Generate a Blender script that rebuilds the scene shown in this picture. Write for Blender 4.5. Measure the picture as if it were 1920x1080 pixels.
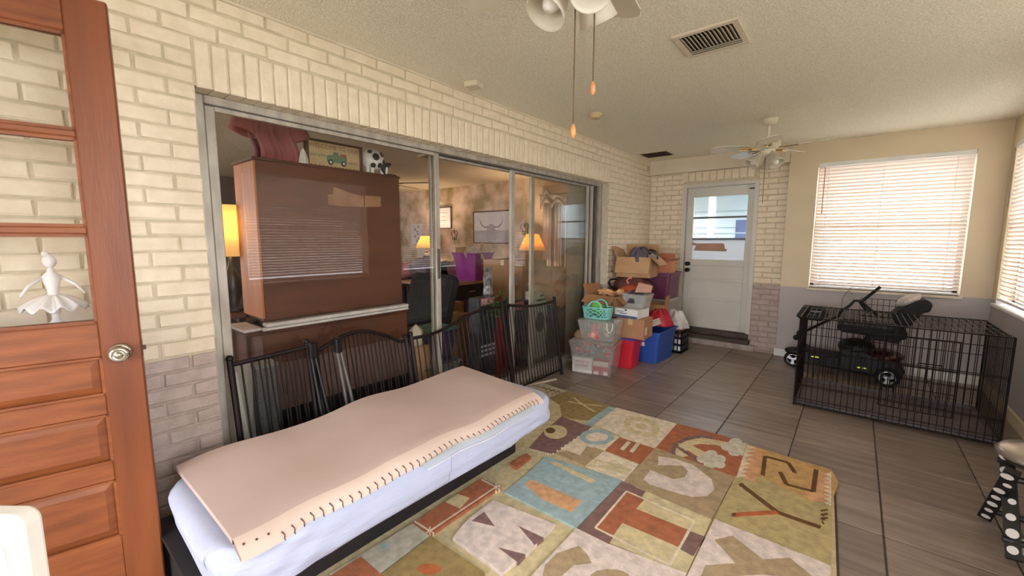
import bpy, math, random
from mathutils import Vector, Matrix
random.seed(7)
SC = bpy.context.scene; COL = SC.collection
PI = math.pi
for o in list(bpy.data.objects): bpy.data.objects.remove(o)

# ---------------------------------------------------------------- camera
F_PX, YAW, PITCH, ROLL = 779.5, .6881, .1159, .0022
CAM = Vector((2.28, 0, 1.37))
_cy, _sy, _cp, _sp = math.cos(YAW), math.sin(YAW), math.cos(PITCH), math.sin(PITCH)
FW = Vector((-_sy*_cp, _cy*_cp, -_sp)); RT = Vector((_cy, _sy, 0)); UP = RT.cross(FW)
R2 = math.cos(ROLL)*RT + math.sin(ROLL)*UP; U2 = -math.sin(ROLL)*RT + math.cos(ROLL)*UP
cd = bpy.data.cameras.new('camera'); cam = bpy.data.objects.new('camera', cd); COL.objects.link(cam)
cd.sensor_width = 36; cd.lens = F_PX*36/1920; cd.clip_start = .02
cam.matrix_world = Matrix(((R2.x, U2.x, -FW.x, CAM.x), (R2.y, U2.y, -FW.y, CAM.y), (R2.z, U2.z, -FW.z, CAM.z), (0, 0, 0, 1)))
SC.camera = cam
# ---------------------------------------------------------------- light
w = bpy.data.worlds.new('sky'); SC.world = w; w.use_nodes = True
bg = w.node_tree.nodes['Background']; bg.inputs[0].default_value = (.93, .95, 1.0, 1); bg.inputs[1].default_value = 9.0
def area(name, loc, rot, sx, sy, power, col):
    l = bpy.data.lights.new(name, 'AREA'); l.shape = 'RECTANGLE'; l.size = sx; l.size_y = sy; l.energy = power; l.color = col
    o = bpy.data.objects.new(name, l); o.location = loc; o.rotation_euler = rot; COL.objects.link(o); return o
def point(name, loc, power, col, r=.03):
    l = bpy.data.lights.new(name, 'POINT'); l.energy = power; l.color = col; l.shadow_soft_size = r
    o = bpy.data.objects.new(name, l); o.location = loc; COL.objects.link(o); return o
area('daylight_rear_door', (1.75, -1.85, 1.15), (PI/2, 0, 0), 2.1, 2.0, 10, (1, .97, .97))
area('daylight_right_window', (3.62, .45, 1.5), (PI/2, 0, PI/2), 1.6, 1.3, 22, (.93, .96, 1))
area('living_fill', (-3.5, -1.6, 1.5), (PI/2, 0, 0), 2.0, 1.1, 62, (1, .93, .86))  # fill light added to brighten the middle of the living room
SC.view_settings.view_transform = 'Standard'; SC.view_settings.look = 'None'
SC.view_settings.exposure = .08; SC.view_settings.gamma = 1; SC.view_settings.use_curve_mapping = False
SC.cycles.use_denoising = True
SC.cycles.max_bounces = 10; SC.cycles.diffuse_bounces = 6; SC.cycles.transparent_max_bounces = 24; SC.cycles.sample_clamp_indirect = 6

# ---------------------------------------------------------------- helpers
def ray(px, py): return (px-960)/F_PX*R2 - (py-540)/F_PX*U2 + FW
def at(px, py, ax, val):
    "the point seen at a pixel of the photo, on the plane x, y or z = val"
    d = ray(px, py); i = 'xyz'.index(ax); return CAM + d*((val-CAM[i])/d[i])
def lin(c):
    r = []
    for v in c[:3]:
        v = v/255; r.append(v/12.92 if v <= .04045 else ((v+.055)/1.055)**2.4)
    return (*r, 1)
MATS = {}
def M(name, rgb, rough=.6, rgb2=None, ns=6, st=(1, 1, 1), bump=0, bs=60, metal=0, obj=False, lo=.35, hi=.65, spec=.5, detail=4, bst=None, coat=0):
    "procedural material: two colours mixed by noise, fine bump"
    if name in MATS: return MATS[name]
    m = bpy.data.materials.new(name); m.use_nodes = True; nt = m.node_tree; N = nt.nodes; L = nt.links
    p = N['Principled BSDF']; p.inputs['Roughness'].default_value = rough; p.inputs['Metallic'].default_value = metal
    p.inputs['Specular IOR Level'].default_value = spec
    p.inputs['Coat Weight'].default_value = coat
    if obj:
        src = N.new('ShaderNodeTexCoord').outputs['Object']
    else:
        src = N.new('ShaderNodeNewGeometry').outputs['Position']
    c1 = lin(rgb); c2 = lin(rgb2) if rgb2 else tuple(x*.86 for x in c1[:3])+(1,)
    mp = N.new('ShaderNodeMapping'); mp.inputs['Scale'].default_value = st; L.new(src, mp.inputs[0])
    n = N.new('ShaderNodeTexNoise'); n.inputs['Scale'].default_value = ns; n.inputs['Detail'].default_value = detail; L.new(mp.outputs[0], n.inputs['Vector'])
    r = N.new('ShaderNodeValToRGB'); r.color_ramp.elements[0].position = lo; r.color_ramp.elements[1].position = hi
    r.color_ramp.elements[0].color = c1; r.color_ramp.elements[1].color = c2
    L.new(n.outputs['Fac'], r.inputs[0]); L.new(r.outputs[0], p.inputs['Base Color'])
    if bump:
        b = N.new('ShaderNodeBump'); b.inputs['Strength'].default_value = bump; b.inputs['Distance'].default_value = .01
        n2 = N.new('ShaderNodeTexNoise'); n2.inputs['Scale'].default_value = bs; n2.inputs['Detail'].default_value = 3
        if bst:
            m2 = N.new('ShaderNodeMapping'); m2.inputs['Scale'].default_value = bst; L.new(src, m2.inputs[0]); L.new(m2.outputs[0], n2.inputs['Vector'])
        else: L.new(mp.outputs[0], n2.inputs['Vector'])
        L.new(n2.outputs['Fac'], b.inputs['Height']); L.new(b.outputs[0], p.inputs['Normal'])
    MATS[name] = m; return m
def glass(name, tint=(1, 1, 1), refl=1.0, rough=0.0, haze=0.0, hazecol=(.8, .8, .8)):
    if name in MATS: return MATS[name]
    m = bpy.data.materials.new(name); m.use_nodes = True; nt = m.node_tree; N = nt.nodes; L = nt.links; N.clear()
    out = N.new('ShaderNodeOutputMaterial'); t = N.new('ShaderNodeBsdfTransparent'); t.inputs[0].default_value = (*tint, 1)
    g = N.new('ShaderNodeBsdfGlossy'); g.inputs['Roughness'].default_value = rough
    fr = N.new('ShaderNodeFresnel'); ge = N.new('ShaderNodeNewGeometry'); mr = N.new('ShaderNodeMapRange'); mr.inputs['To Min'].default_value = 1.5; mr.inputs['To Max'].default_value = 1/1.5
    L.new(ge.outputs['Backfacing'], mr.inputs['Value']); L.new(mr.outputs[0], fr.inputs[0])
    mul = N.new('ShaderNodeMath'); mul.operation = 'MULTIPLY'; mul.inputs[1].default_value = refl; L.new(fr.outputs[0], mul.inputs[0])
    mx = N.new('ShaderNodeMixShader'); L.new(mul.outputs[0], mx.inputs[0]); L.new(t.outputs[0], mx.inputs[1]); L.new(g.outputs[0], mx.inputs[2])
    last = mx
    if haze:
        d = N.new('ShaderNodeBsdfDiffuse'); d.inputs[0].default_value = (*hazecol, 1)
        m2 = N.new('ShaderNodeMixShader'); m2.inputs[0].default_value = haze; L.new(mx.outputs[0], m2.inputs[1]); L.new(d.outputs[0], m2.inputs[2]); last = m2
    L.new(last.outputs[0], out.inputs[0]); MATS[name] = m; return m
def translucent(name, rgb, f=.5, emit=0, ecol=None, rough=.5):
    if name in MATS: return MATS[name]
    m = bpy.data.materials.new(name); m.use_nodes = True; nt = m.node_tree; N = nt.nodes; L = nt.links
    p = N['Principled BSDF']; p.inputs['Base Color'].default_value = lin(rgb); p.inputs['Roughness'].default_value = rough
    if emit: p.inputs['Emission Color'].default_value = lin(ecol or rgb); p.inputs['Emission Strength'].default_value = emit
    t = N.new('ShaderNodeBsdfTranslucent'); t.inputs[0].default_value = lin(rgb)
    mx = N.new('ShaderNodeMixShader'); mx.inputs[0].default_value = f; L.new(p.outputs[0], mx.inputs[1]); L.new(t.outputs[0], mx.inputs[2])
    L.new(mx.outputs[0], N['Material Output'].inputs[0]); MATS[name] = m; return m

class B:
    "collects shapes into one mesh; world coordinates, optional matrix"
    def __init__(s, m=None): s.v = []; s.f = []; s.mi = []; s.m = m or Matrix.Identity(4)
    def add(s, vs, fs, mi=0):
        k = len(s.v); s.v += [tuple(s.m @ Vector(p)) for p in vs]
        for f in fs: s.f.append([k+i for i in f]); s.mi.append(mi)
        return s
    def box(s, x0, x1, y0, y1, z0, z1, mi=0, t=0, ty=None):
        "t: inset of the bottom on each side (tapered tub)"
        ty = t if ty is None else ty
        vs = [(x0+t, y0+ty, z0), (x1-t, y0+ty, z0), (x1-t, y1-ty, z0), (x0+t, y1-ty, z0), (x0, y0, z1), (x1, y0, z1), (x1, y1, z1), (x0, y1, z1)]
        return s.add(vs, [(0, 3, 2, 1), (4, 5, 6, 7), (0, 1, 5, 4), (1, 2, 6, 5), (2, 3, 7, 6), (3, 0, 4, 7)], mi)
    def cbox(s, x0, x1, y0, y1, z0, z1, c=.005, mi=0):
        "box with chamfered edges"
        vs = []; fs = []
        X = (x0, x1); Y = (y0, y1); Z = (z0, z1); idx = {}
        for i in (0, 1):
            for j in (0, 1):
                for k in (0, 1):
                    sx, sy, sz = (c if i == 0 else -c), (c if j == 0 else -c), (c if k == 0 else -c)
                    idx[i, j, k, 0] = len(vs); vs.append((X[i], Y[j]+sy, Z[k]+sz))
                    idx[i, j, k, 1] = len(vs); vs.append((X[i]+sx, Y[j], Z[k]+sz))
                    idx[i, j, k, 2] = len(vs); vs.append((X[i]+sx, Y[j]+sy, Z[k]))
        g = lambda i, j, k, a: idx[i, j, k, a]
        for i in (0, 1):
            q = [g(i, 0, 0, 0), g(i, 1, 0, 0), g(i, 1, 1, 0), g(i, 0, 1, 0)]; fs.append(q if i else q[::-1])
            q = [g(0, i, 0, 1), g(0, i, 1, 1), g(1, i, 1, 1), g(1, i, 0, 1)]; fs.append(q if i else q[::-1])
            q = [g(0, 0, i, 2), g(1, 0, i, 2), g(1, 1, i, 2), g(0, 1, i, 2)]; fs.append(q if i else q[::-1])
        for i in (0, 1):
            for j in (0, 1):
                fs.append([g(i, j, 0, 0), g(i, j, 1, 0), g(i, j, 1, 1), g(i, j, 0, 1)])
                fs.append([g(i, 0, j, 0), g(i, 1, j, 0), g(i, 1, j, 2), g(i, 0, j, 2)])
                fs.append([g(0, i, j, 1), g(1, i, j, 1), g(1, i, j, 2), g(0, i, j, 2)])
        for i in (0, 1):
            for j in (0, 1):
                for k in (0, 1): fs.append([g(i, j, k, 0), g(i, j, k, 1), g(i, j, k, 2)])
        return s.add(vs, fs, mi)
    def tube(s, pts, r, n=6, mi=0, cap=True):
        P = [Vector(p) for p in pts]; R = r if isinstance(r, (list, tuple)) else [r]*len(P); vs = []; fs = []
        t0 = (P[1]-P[0]).normalized(); up = Vector((0, 0, 1)) if abs(t0.z) < .9 else Vector((1, 0, 0)); a = t0.cross(up).normalized()
        for i, p in enumerate(P):
            t = (P[min(i+1, len(P)-1)]-P[max(i-1, 0)]).normalized(); a = (a-t*a.dot(t)).normalized(); b = t.cross(a)
            for k in range(n):
                th = 2*PI*k/n; vs.append(p+(a*math.cos(th)+b*math.sin(th))*R[i])
        for i in range(len(P)-1):
            for k in range(n): fs.append((i*n+k, i*n+(k+1) % n, (i+1)*n+(k+1) % n, (i+1)*n+k))
        if cap: fs.append(list(range(n))[::-1]); fs.append([(len(P)-1)*n+k for k in range(n)])
        return s.add(vs, fs, mi)
    def lathe(s, prof, c=(0, 0, 0), n=16, mi=0, mat=None, sx=1, sy=1):
        c = Vector(c); vs = []; fs = []
        for r, z in prof:
            for k in range(n):
                p = Vector((r*sx*math.cos(2*PI*k/n), r*sy*math.sin(2*PI*k/n), z))
                if mat: p = mat @ p
                vs.append(c+p)
        for i in range(len(prof)-1):
            for k in range(n): fs.append((i*n+k, i*n+(k+1) % n, (i+1)*n+(k+1) % n, (i+1)*n+k))
        if prof[0][0] > 1e-4: fs.append(list(range(n))[::-1])
        if prof[-1][0] > 1e-4: fs.append([(len(prof)-1)*n+k for k in range(n)])
        return s.add(vs, fs, mi)
    def shell(s, prof, c=(0, 0, 0), n=16, mi=0, mat=None):
        "open lathe without caps"
        k = len(s.f); s.lathe(prof, c, n, mi, mat)
        s.f = s.f[:k]+[f for f in s.f[k:] if len(f) == 4]; s.mi = s.mi[:len(s.f)]; return s
    def ball(s, c, r, n=12, m=8, mi=0, j=0):
        c = Vector(c); r = r if isinstance(r, (tuple, list)) else (r, r, r); vs = []; fs = []
        for i in range(m+1):
            ph = PI*i/m
            for k in range(n):
                th = 2*PI*k/n; q = 1+(random.uniform(-j, j) if 0 < i < m else 0)
                vs.append(c+Vector((r[0]*math.sin(ph)*math.cos(th)*q, r[1]*math.sin(ph)*math.sin(th)*q, r[2]*math.cos(ph)*q)))
        for i in range(m):
            for k in range(n): fs.append((i*n+k, (i+1)*n+k, (i+1)*n+(k+1) % n, i*n+(k+1) % n))
        return s.add(vs, fs, mi)
    def prism(s, poly, ax, a, b, mi=0):
        "poly in the other two axes, extruded from a to b along ax"
        def p3(p, t): return {'x': (t, p[0], p[1]), 'y': (p[0], t, p[1]), 'z': (p[0], p[1], t)}[ax]
        n = len(poly); vs = [p3(p, a) for p in poly]+[p3(p, b) for p in poly]
        return s.add(vs, [list(range(n))[::-1], [n+i for i in range(n)]]+[(i, (i+1) % n, n+(i+1) % n, n+i) for i in range(n)], mi)
    def grid(s, fn, nu, nv, mi=0, closed=False):
        vs = [fn(i/nu, j/nv) for j in range(nv+1) for i in range(nu+1)]; q = nu+1
        return s.add(vs, [(j*q+i, j*q+i+1, (j+1)*q+i+1, (j+1)*q+i) for j in range(nv) for i in range(nu)], mi)
    def sheet(s, pts, th=.004, mi=0):
        "flat polygon of 3-D points with thickness along its normal"
        P = [Vector(p) for p in pts]; nrm = (P[1]-P[0]).cross(P[2]-P[0]).normalized()*th; n = len(P)
        return s.add(P+[p+nrm for p in P], [list(range(n))[::-1], [n+i for i in range(n)]]+[(i, (i+1) % n, n+(i+1) % n, n+i) for i in range(n)], mi)
    def mesh(s, name, mats, off=Vector((0, 0, 0)), smooth=False):
        me = bpy.data.meshes.new(name); me.from_pydata([tuple(Vector(p)-off) for p in s.v], [], s.f)
        for m in (mats if isinstance(mats, (list, tuple)) else [mats]): me.materials.append(m)
        me.polygons.foreach_set('material_index', s.mi)
        if smooth: me.polygons.foreach_set('use_smooth', [True]*len(me.polygons))
        me.update(); return me
    def build(s, name, mats, parent=None, smooth=False, bev=0, sub=0, solid=0):
        if parent is not None: off = wloc(parent)
        else:
            xs = [p[0] for p in s.v]; ys = [p[1] for p in s.v]; zs = [p[2] for p in s.v]
            off = Vector(((min(xs)+max(xs))/2, (min(ys)+max(ys))/2, min(zs)))
        o = bpy.data.objects.new(name, s.mesh(name, mats, off, smooth)); COL.objects.link(o)
        if parent is not None: o.parent = parent
        else: o.location = off
        if solid: q = o.modifiers.new('solid', 'SOLIDIFY'); q.thickness = solid; q.offset = 0
        if bev: q = o.modifiers.new('bevel', 'BEVEL'); q.width = bev; q.segments = 2; q.limit_method = 'ANGLE'
        if sub: q = o.modifiers.new('sub', 'SUBSURF'); q.levels = q.render_levels = sub
        return o
def wloc(o):
    v = Vector((0, 0, 0))
    while o is not None: v += o.location; o = o.parent
    return v
def tag(o, label, cat, group=None):
    o['label'] = label; o['category'] = cat
    if group: o['group'] = group
    return o
def struct(o): o['kind'] = 'structure'; return o
def stuff(o): o['kind'] = 'stuff'; return o
def thing(name, label, cat, loc, group=None):
    o = bpy.data.objects.new(name, None); COL.objects.link(o); o.location = loc; o.empty_display_size = .1; return tag(o, label, cat, group)
def inst(name, me, loc, parent=None, rot=(0, 0, 0), sc=None):
    o = bpy.data.objects.new(name, me); COL.objects.link(o)
    if parent is not None: o.parent = parent; loc = Vector(loc)-wloc(parent)
    o.location = loc; o.rotation_euler = rot
    if sc: o.scale = sc
    return o
def RZ(a, c=(0, 0, 0)): return Matrix.Translation(Vector(c)) @ Matrix.Rotation(a, 4, 'Z') @ Matrix.Translation(-Vector(c))
def RA(a, ax, c=(0, 0, 0)): return Matrix.Translation(Vector(c)) @ Matrix.Rotation(a, 4, ax) @ Matrix.Translation(-Vector(c))
def look(d, up=(0, 0, 1)):
    "rotation whose local z points along d"
    return Vector(d).to_track_quat('Z', 'Y').to_matrix().to_4x4()
def text(s, name, mat, parent, loc, mat3, size, extr=.0005):
    cu = bpy.data.curves.new(name, 'FONT'); cu.body = s; cu.size = size; cu.extrude = extr; cu.align_x = 'CENTER'; cu.align_y = 'CENTER'
    t = bpy.data.objects.new('tmp', cu); COL.objects.link(t)
    dg = bpy.context.evaluated_depsgraph_get(); me = bpy.data.meshes.new_from_object(t.evaluated_get(dg)); bpy.data.objects.remove(t)
    me.name = name; me.materials.clear(); me.materials.append(mat)
    o = bpy.data.objects.new(name, me); COL.objects.link(o)
    if parent is not None: o.parent = parent; loc = Vector(loc)-wloc(parent)
    o.matrix_local = Matrix.Translation(Vector(loc)) @ mat3.to_4x4(); return o
# text orientations: columns are text right, text up, outward normal
FACE_PX = Matrix(((0, 0, 1), (1, 0, 0), (0, 1, 0)))       # faces +x, reads along +y
FACE_NY = Matrix(((1, 0, 0), (0, 0, -1), (0, 1, 0)))      # faces -y, reads along +x

# ---------------------------------------------------------------- materials
cream = M('cream_paint', (216, 204, 182), .55, (206, 192, 168), 3)
plaster = M('plaster_paint', (216, 198, 168), .6, (208, 190, 160), 2, bump=.05, bs=90)
grey_pl = M('grey_lower_paint', (178, 170, 168), .6, (168, 160, 158), 2, bump=.05, bs=90)
brick_hi = M('brick_cream', (229, 214, 189), .6, (219, 203, 176), 14, bump=.35, bs=45)
brick_lo = M('brick_mauve', (186, 168, 158), .65, (170, 152, 142), 14, bump=.35, bs=45)
mort_hi = M('mortar_cream', (190, 178, 152), .8, (204, 192, 166), 20, bump=.3, bs=80)
mort_lo = M('mortar_mauve', (164, 148, 138), .8, (178, 162, 150), 20, bump=.3, bs=80)
popcorn = M('popcorn_ceiling', (222, 214, 190), .9, (250, 244, 226), 120, bump=.8, bs=130, lo=.4, hi=.68)
tile_m = M('slate_tile', (106, 92, 83), .34, (144, 127, 114), 2.2, st=(1.0, 9, 1), bump=.18, bs=5, lo=.3, hi=.72, detail=8, bst=(1.2, 10, 1))
tile_m2 = M('slate_tile_light', (118, 103, 93), .33, (156, 139, 126), 2.6, st=(1.2, 8, 1), bump=.18, bs=5, lo=.3, hi=.72, detail=8, bst=(1.2, 10, 1))
grout = M('grout', (66, 55, 48), .9)
white_p = M('white_gloss', (226, 224, 218), .35)
white_d = M('white_door_paint', (204, 200, 190), .45, (198, 193, 182), 4)
alu = M('dull_aluminium', (180, 172, 158), .5, (156, 148, 136), 18, st=(1, 1, .3), metal=.35)
alu_d = M('dark_aluminium', (96, 90, 84), .5, (78, 72, 66), 12, metal=.3)
oak = M('orange_wood', (136, 74, 38), .38, (96, 48, 24), 1.6, st=(7, 7, .7), obj=False, bump=.08, bs=20, lo=.25, hi=.75, detail=6)
oak_h = M('orange_wood_cross', (142, 80, 42), .38, (102, 52, 27), 2.2, st=(2, 2, 14), bump=.08, bs=20, lo=.25, hi=.75, detail=6)
wal = M('dark_walnut', (96, 52, 32), .35, (64, 32, 20), 2.0, st=(2, 2, 9), lo=.25, hi=.75, detail=6)
wal_e = M('honey_veneer', (206, 128, 66), .45, (178, 100, 46), 2, st=(8, 8, .8), lo=.3, hi=.7)
blackm = M('black_metal', (26, 22, 22), .4, metal=.4)
wrought = M('bronze_black_iron', (34, 20, 18), .5, (24, 15, 14), 8, metal=.5)
rubber = M('black_rubber', (20, 20, 21), .75)
black_pl = M('black_plastic', (20, 19, 21), .6)
card = M('cardboard', (168, 124, 86), .85, (152, 108, 72), 5, bump=.05, bs=80)
card2 = M('cardboard_pale', (186, 148, 108), .85, (170, 130, 92), 5)
brass = M('brass', (196, 160, 96), .25, metal=.9)
chrome = M('satin_nickel', (208, 200, 186), .18, metal=.95)
paper = M('white_paper', (230, 226, 218), .7)
pane_glass = glass('window_glass')
slider_glass = glass('slider_glass', (.95, .95, .93), .75)
hazy_glass = glass('hazy_slider_glass', (.92, .93, .91), 1.2, 0, .10, (.55, .53, .48))  # grey haze in the colour stands in for the doubled panes' reflections

# ---------------------------------------------------------------- shell
W, D, H, DB, YR = 3.29, 5.77, 2.44, 5.83, -1.6     # right wall, back plaster, ceiling, back brick face, rear wall
SPL = .835                                          # paint split height
OY0, OY1, OZ = .594, 4.58, 2.04                     # opening of the sliding window
CZ = .0661                                          # brick course
floor = struct(B().box(-.2, W+.15, YR-.15, D+.4, -.06, -.004).build('floor', grout))
tm = [B().cbox(-.215, .215, -.215, .215, -.02, 0, .003).mesh('floor_tile', m) for m in (tile_m, tile_m2)]
for i in range(-2, 8):
    for j in range(-4, 19):
        x = 1.175+.436*(i-2)+.218; y = 2.49+.436*(j-9)+.218
        if -.1 < x < W+.15 and YR < y < D+.15:
            o = inst('floor_tile', random.choice(tm), (x, y, random.uniform(-.0012, 0)), floor)
struct(B().box(-.2, W+.15, YR-.15, D+.4, H, H+.1).build('ceiling', popcorn))

def brick_mesh(L, Hh, dep, mat, j=.0025):
    "front face towards +x, centred on y and z; body behind x = 0"
    b = B(); c = .004; y, z = L/2, Hh/2; q = lambda: random.uniform(-j, j)
    A = [(-c, sy*y+q(), sz*z+q()) for sy, sz in ((-1, -1), (1, -1), (1, 1), (-1, 1))]
    Fr = [(q()*.5, sy*(y-c*1.3)+q(), sz*(z-c*1.3)+q()) for sy, sz in ((-1, -1), (1, -1), (1, 1), (-1, 1))]
    K = [(-dep, p[1], p[2]) for p in A]
    fs = [(8, 9, 10, 11)]+[(4+i, 4+(i+1) % 4, 8+(i+1) % 4, 8+i) for i in range(4)]+[(i, (i+1) % 4, 4+(i+1) % 4, 4+i) for i in range(4)]+[(3, 2, 1, 0)]
    return b.add(K+A+Fr, fs).mesh('brick', mat)
J = .010
BM = {}
def bm_get(kind, hi):
    k = (kind, hi)
    if k not in BM:
        m = brick_hi if hi else brick_lo
        L, Hh, dp = {'full': (.2035-J, CZ-J, .03), 'half': (.1017-J, CZ-J, .03), 'sold': (.0655-J*.8, .205-J, .10), 'soldb': (.0865-J, .118, .03), 'top': (.2035-J, .067-J, .03), 'toph': (.1017-J, .067-J, .03), 'bull': (.085-J, .19, .05)}[kind]
        BM[k] = [brick_mesh(L, Hh, dp, m) for _ in range(4)]
    return random.choice(BM[k])
# left wall body with the opening
wl = B()
def split_box(b, x0, x1, y0, y1, z0, z1):
    if z1 <= SPL: b.box(x0, x1, y0, y1, z0, z1, 1)
    elif z0 >= SPL: b.box(x0, x1, y0, y1, z0, z1, 0)
    else: b.box(x0, x1, y0, y1, z0, SPL, 1); b.box(x0, x1, y0, y1, SPL, z1, 0)
split_box(wl, -.20, -.009, YR, OY0-.004, 0, H); split_box(wl, -.20, -.009, OY1+.004, DB+.1, 0, H); split_box(wl, -.20, -.009, OY0-.004, OY1+.004, OZ-.002, H)
wall_left = struct(wl.build('wall_left', [mort_hi, mort_lo]))
bricks = []                                          # (mesh, loc)
def run_bond(y0, y1, jamb, sign):
    "courses from the jamb edge outward, sign -1 towards -y"
    k = 0
    z = OZ+3*CZ
    rows = []
    zc = OZ+.2-CZ/2
    n = 0
    while zc > 0:
        rows.append(zc); zc -= CZ
    for ri, zc in enumerate(rows):
        full = (ri % 2 == 0)
        p = jamb; first = True
        while (p > y0+.02) if sign < 0 else (p < y1-.02):
            L = .2035 if (full or not first) else .1017
            lim = y0 if sign < 0 else y1
            kind = 'full' if L > .15 else 'half'
            if abs(p-lim) < L-.01: kind = 'half'; L = .1017
            c = p+sign*L/2
            bricks.append((bm_get(kind, zc > SPL+.01), Vector((0, c, zc)))); p += sign*L; first = False
run_bond(YR+.2, OY0, OY0-.001, -1); run_bond(OY1, DB, OY1+.001, 1)
for r in range(3):
    y = .692+.2035/2-.2035*9-(.1017 if r % 2 else 0)
    zc = OZ+.2+.0335+r*.0668
    while y < DB-.08:
        if y > YR: bricks.append((bm_get('top', True), Vector((0, y, zc))))
        y += .2035
ns = int((OY1-OY0)/.0655)
for i in range(ns+1): bricks.append((bm_get('sold', True), Vector((0, OY0+(i+.5)*(OY1-OY0)/(ns+1), OZ+.0925))))
def nearness(p):
    d = p-CAM; f = d.dot(FW)
    if f < .2: return 99
    px = 960+F_PX*d.dot(R2)/f; py = 540-F_PX*d.dot(U2)/f
    return 50+f if (px < -60 or py < -40 or px > 1980) else f
bricks.sort(key=lambda q: nearness(q[1]))
for me, p in bricks[:300]: inst('brick', me, p, wall_left)
rest = B()
for me, p in bricks[300:]:
    if nearness(p) >= 99: continue
    rest.add([v.co+p for v in me.vertices], [list(f.vertices) for f in me.polygons], 0 if p.z > SPL+.01 else 1)
stuff(rest.build('brick_field', [brick_hi, brick_lo], wall_left))

# back wall: brick bay with door at the left, plaster with window at the right
DX0, DX1, DZ0, DZ1 = .50, 1.29, .20, 2.05
wb = B()
split_box(wb, -.1, DX0-.03, DB+.009, DB+.15, 0, H); split_box(wb, DX1+.03, 1.66, DB+.009, DB+.15, 0, H)
wb.box(DX0-.03, DX1+.03, DB+.009, DB+.15, DZ1+.03, H, 0); wb.box(DX0-.03, DX1+.03, DB+.009, DB+.15, 0, .10, 1)
wall_back = struct(wb.build('wall_back', [mort_hi, mort_lo]))
def back_brick(kind, x, z): inst('brick', bm_get(kind, z > SPL+.01), (x, DB, z), wall_back, (0, 0, -PI/2))
z = 2.235-CZ/2; r = 0
while z > 0:
    for (a, b) in ((0.0, DX0-.035), (DX1+.035, 1.63)):
        off = [.0, -.1017][r % 2]; x = a+(.09 if a == 0 else 0)+off-.2035
        while x < b:
            l, h_ = max(x, a), min(x+.2035, b)
            if h_-l > .03:
                inst('brick', bm_get('full', z > SPL+.01), ((l+h_)/2, DB, z), wall_back, (0, 0, -PI/2), (1, (h_-l-J)/(.2035-J), 1))
            x += .2035
    z -= CZ; r += 1
for i in range(10): back_brick('soldb', .44+.0865*i+.02, 2.245-.055)
# soffit beam above the brick bay and plaster wall with window
WX0, WX1, WZ0, WZ1 = 1.90, 3.085, .84, 2.21
struct(B().box(0, 1.635, D, DB+.12, 2.255, H).build('trim_1', cream))
wp = B()
split_box(wp, 1.63, WX0, D, DB+.15, 0, H); split_box(wp, WX1, W, D, DB+.15, 0, H)
split_box(wp, WX0, WX1, D, DB+.15, 0, WZ0); wp.box(WX0, WX1, D, DB+.15, WZ1, H, 0)
struct(wp.build('wall_back', [plaster, grey_pl]))
# right wall with three windows
WINR = [(4.20, 5.62), (1.90, 3.56), (-.40, 1.30)]
wr = B(); ys = [D+.2]+[q for w_ in WINR for q in (w_[1], w_[0])]+[YR-.1]
for k in range(0, len(ys), 2): split_box(wr, W, W+.14, ys[k+1], ys[k], 0, H)
for a, b in WINR: split_box(wr, W, W+.14, a, b, 0, WZ0-.03); wr.box(W, W+.14, a, b, WZ1, H, 0)
struct(wr.build('wall_right', [plaster, grey_pl]))
# rear wall behind the camera with a wide glazed door
wq = B(); split_box(wq, -.16, .65, YR-.14, YR, 0, H); split_box(wq, 2.85, W+.14, YR-.14, YR, 0, H); wq.box(.65, 2.85, YR-.14, YR, 2.12, H, 0)
struct(wq.build('wall_rear', [plaster, grey_pl]))
# baseboards
struct(B().cbox(1.615, W, D-.014, D+.002, 0, .085, .003).build('baseboard_back', white_p))
bb = B().cbox(W-.014, W+.002, YR, D-.01, 0, .085, .003); bb.tube([(W-.012, YR, .10), (W-.012, D-.01, .10)], .008, 6)
struct(bb.build('baseboard_right', plaster))
struct(B().box(0, .48, DB-.03, DB+.01, 0, .055).box(.48, 1.4, DB-.06, DB+.01, 0, .07).box(1.4, 1.62, DB-.02, DB+.01, 0, .03).build('trim_2', M('curb_paint', (176, 160, 148), .6, (150, 132, 120), 12)))
struct(B().cbox(.42, 1.345, DB-.10, DB+.12, .075, .135, .006).cbox(.45, 1.33, DB-.05, DB+.12, .135, .20, .006).build('trim_3', M('old_dark_sill', (74, 58, 50), .6, (50, 38, 32), 6, st=(1, 6, 6))))

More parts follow.
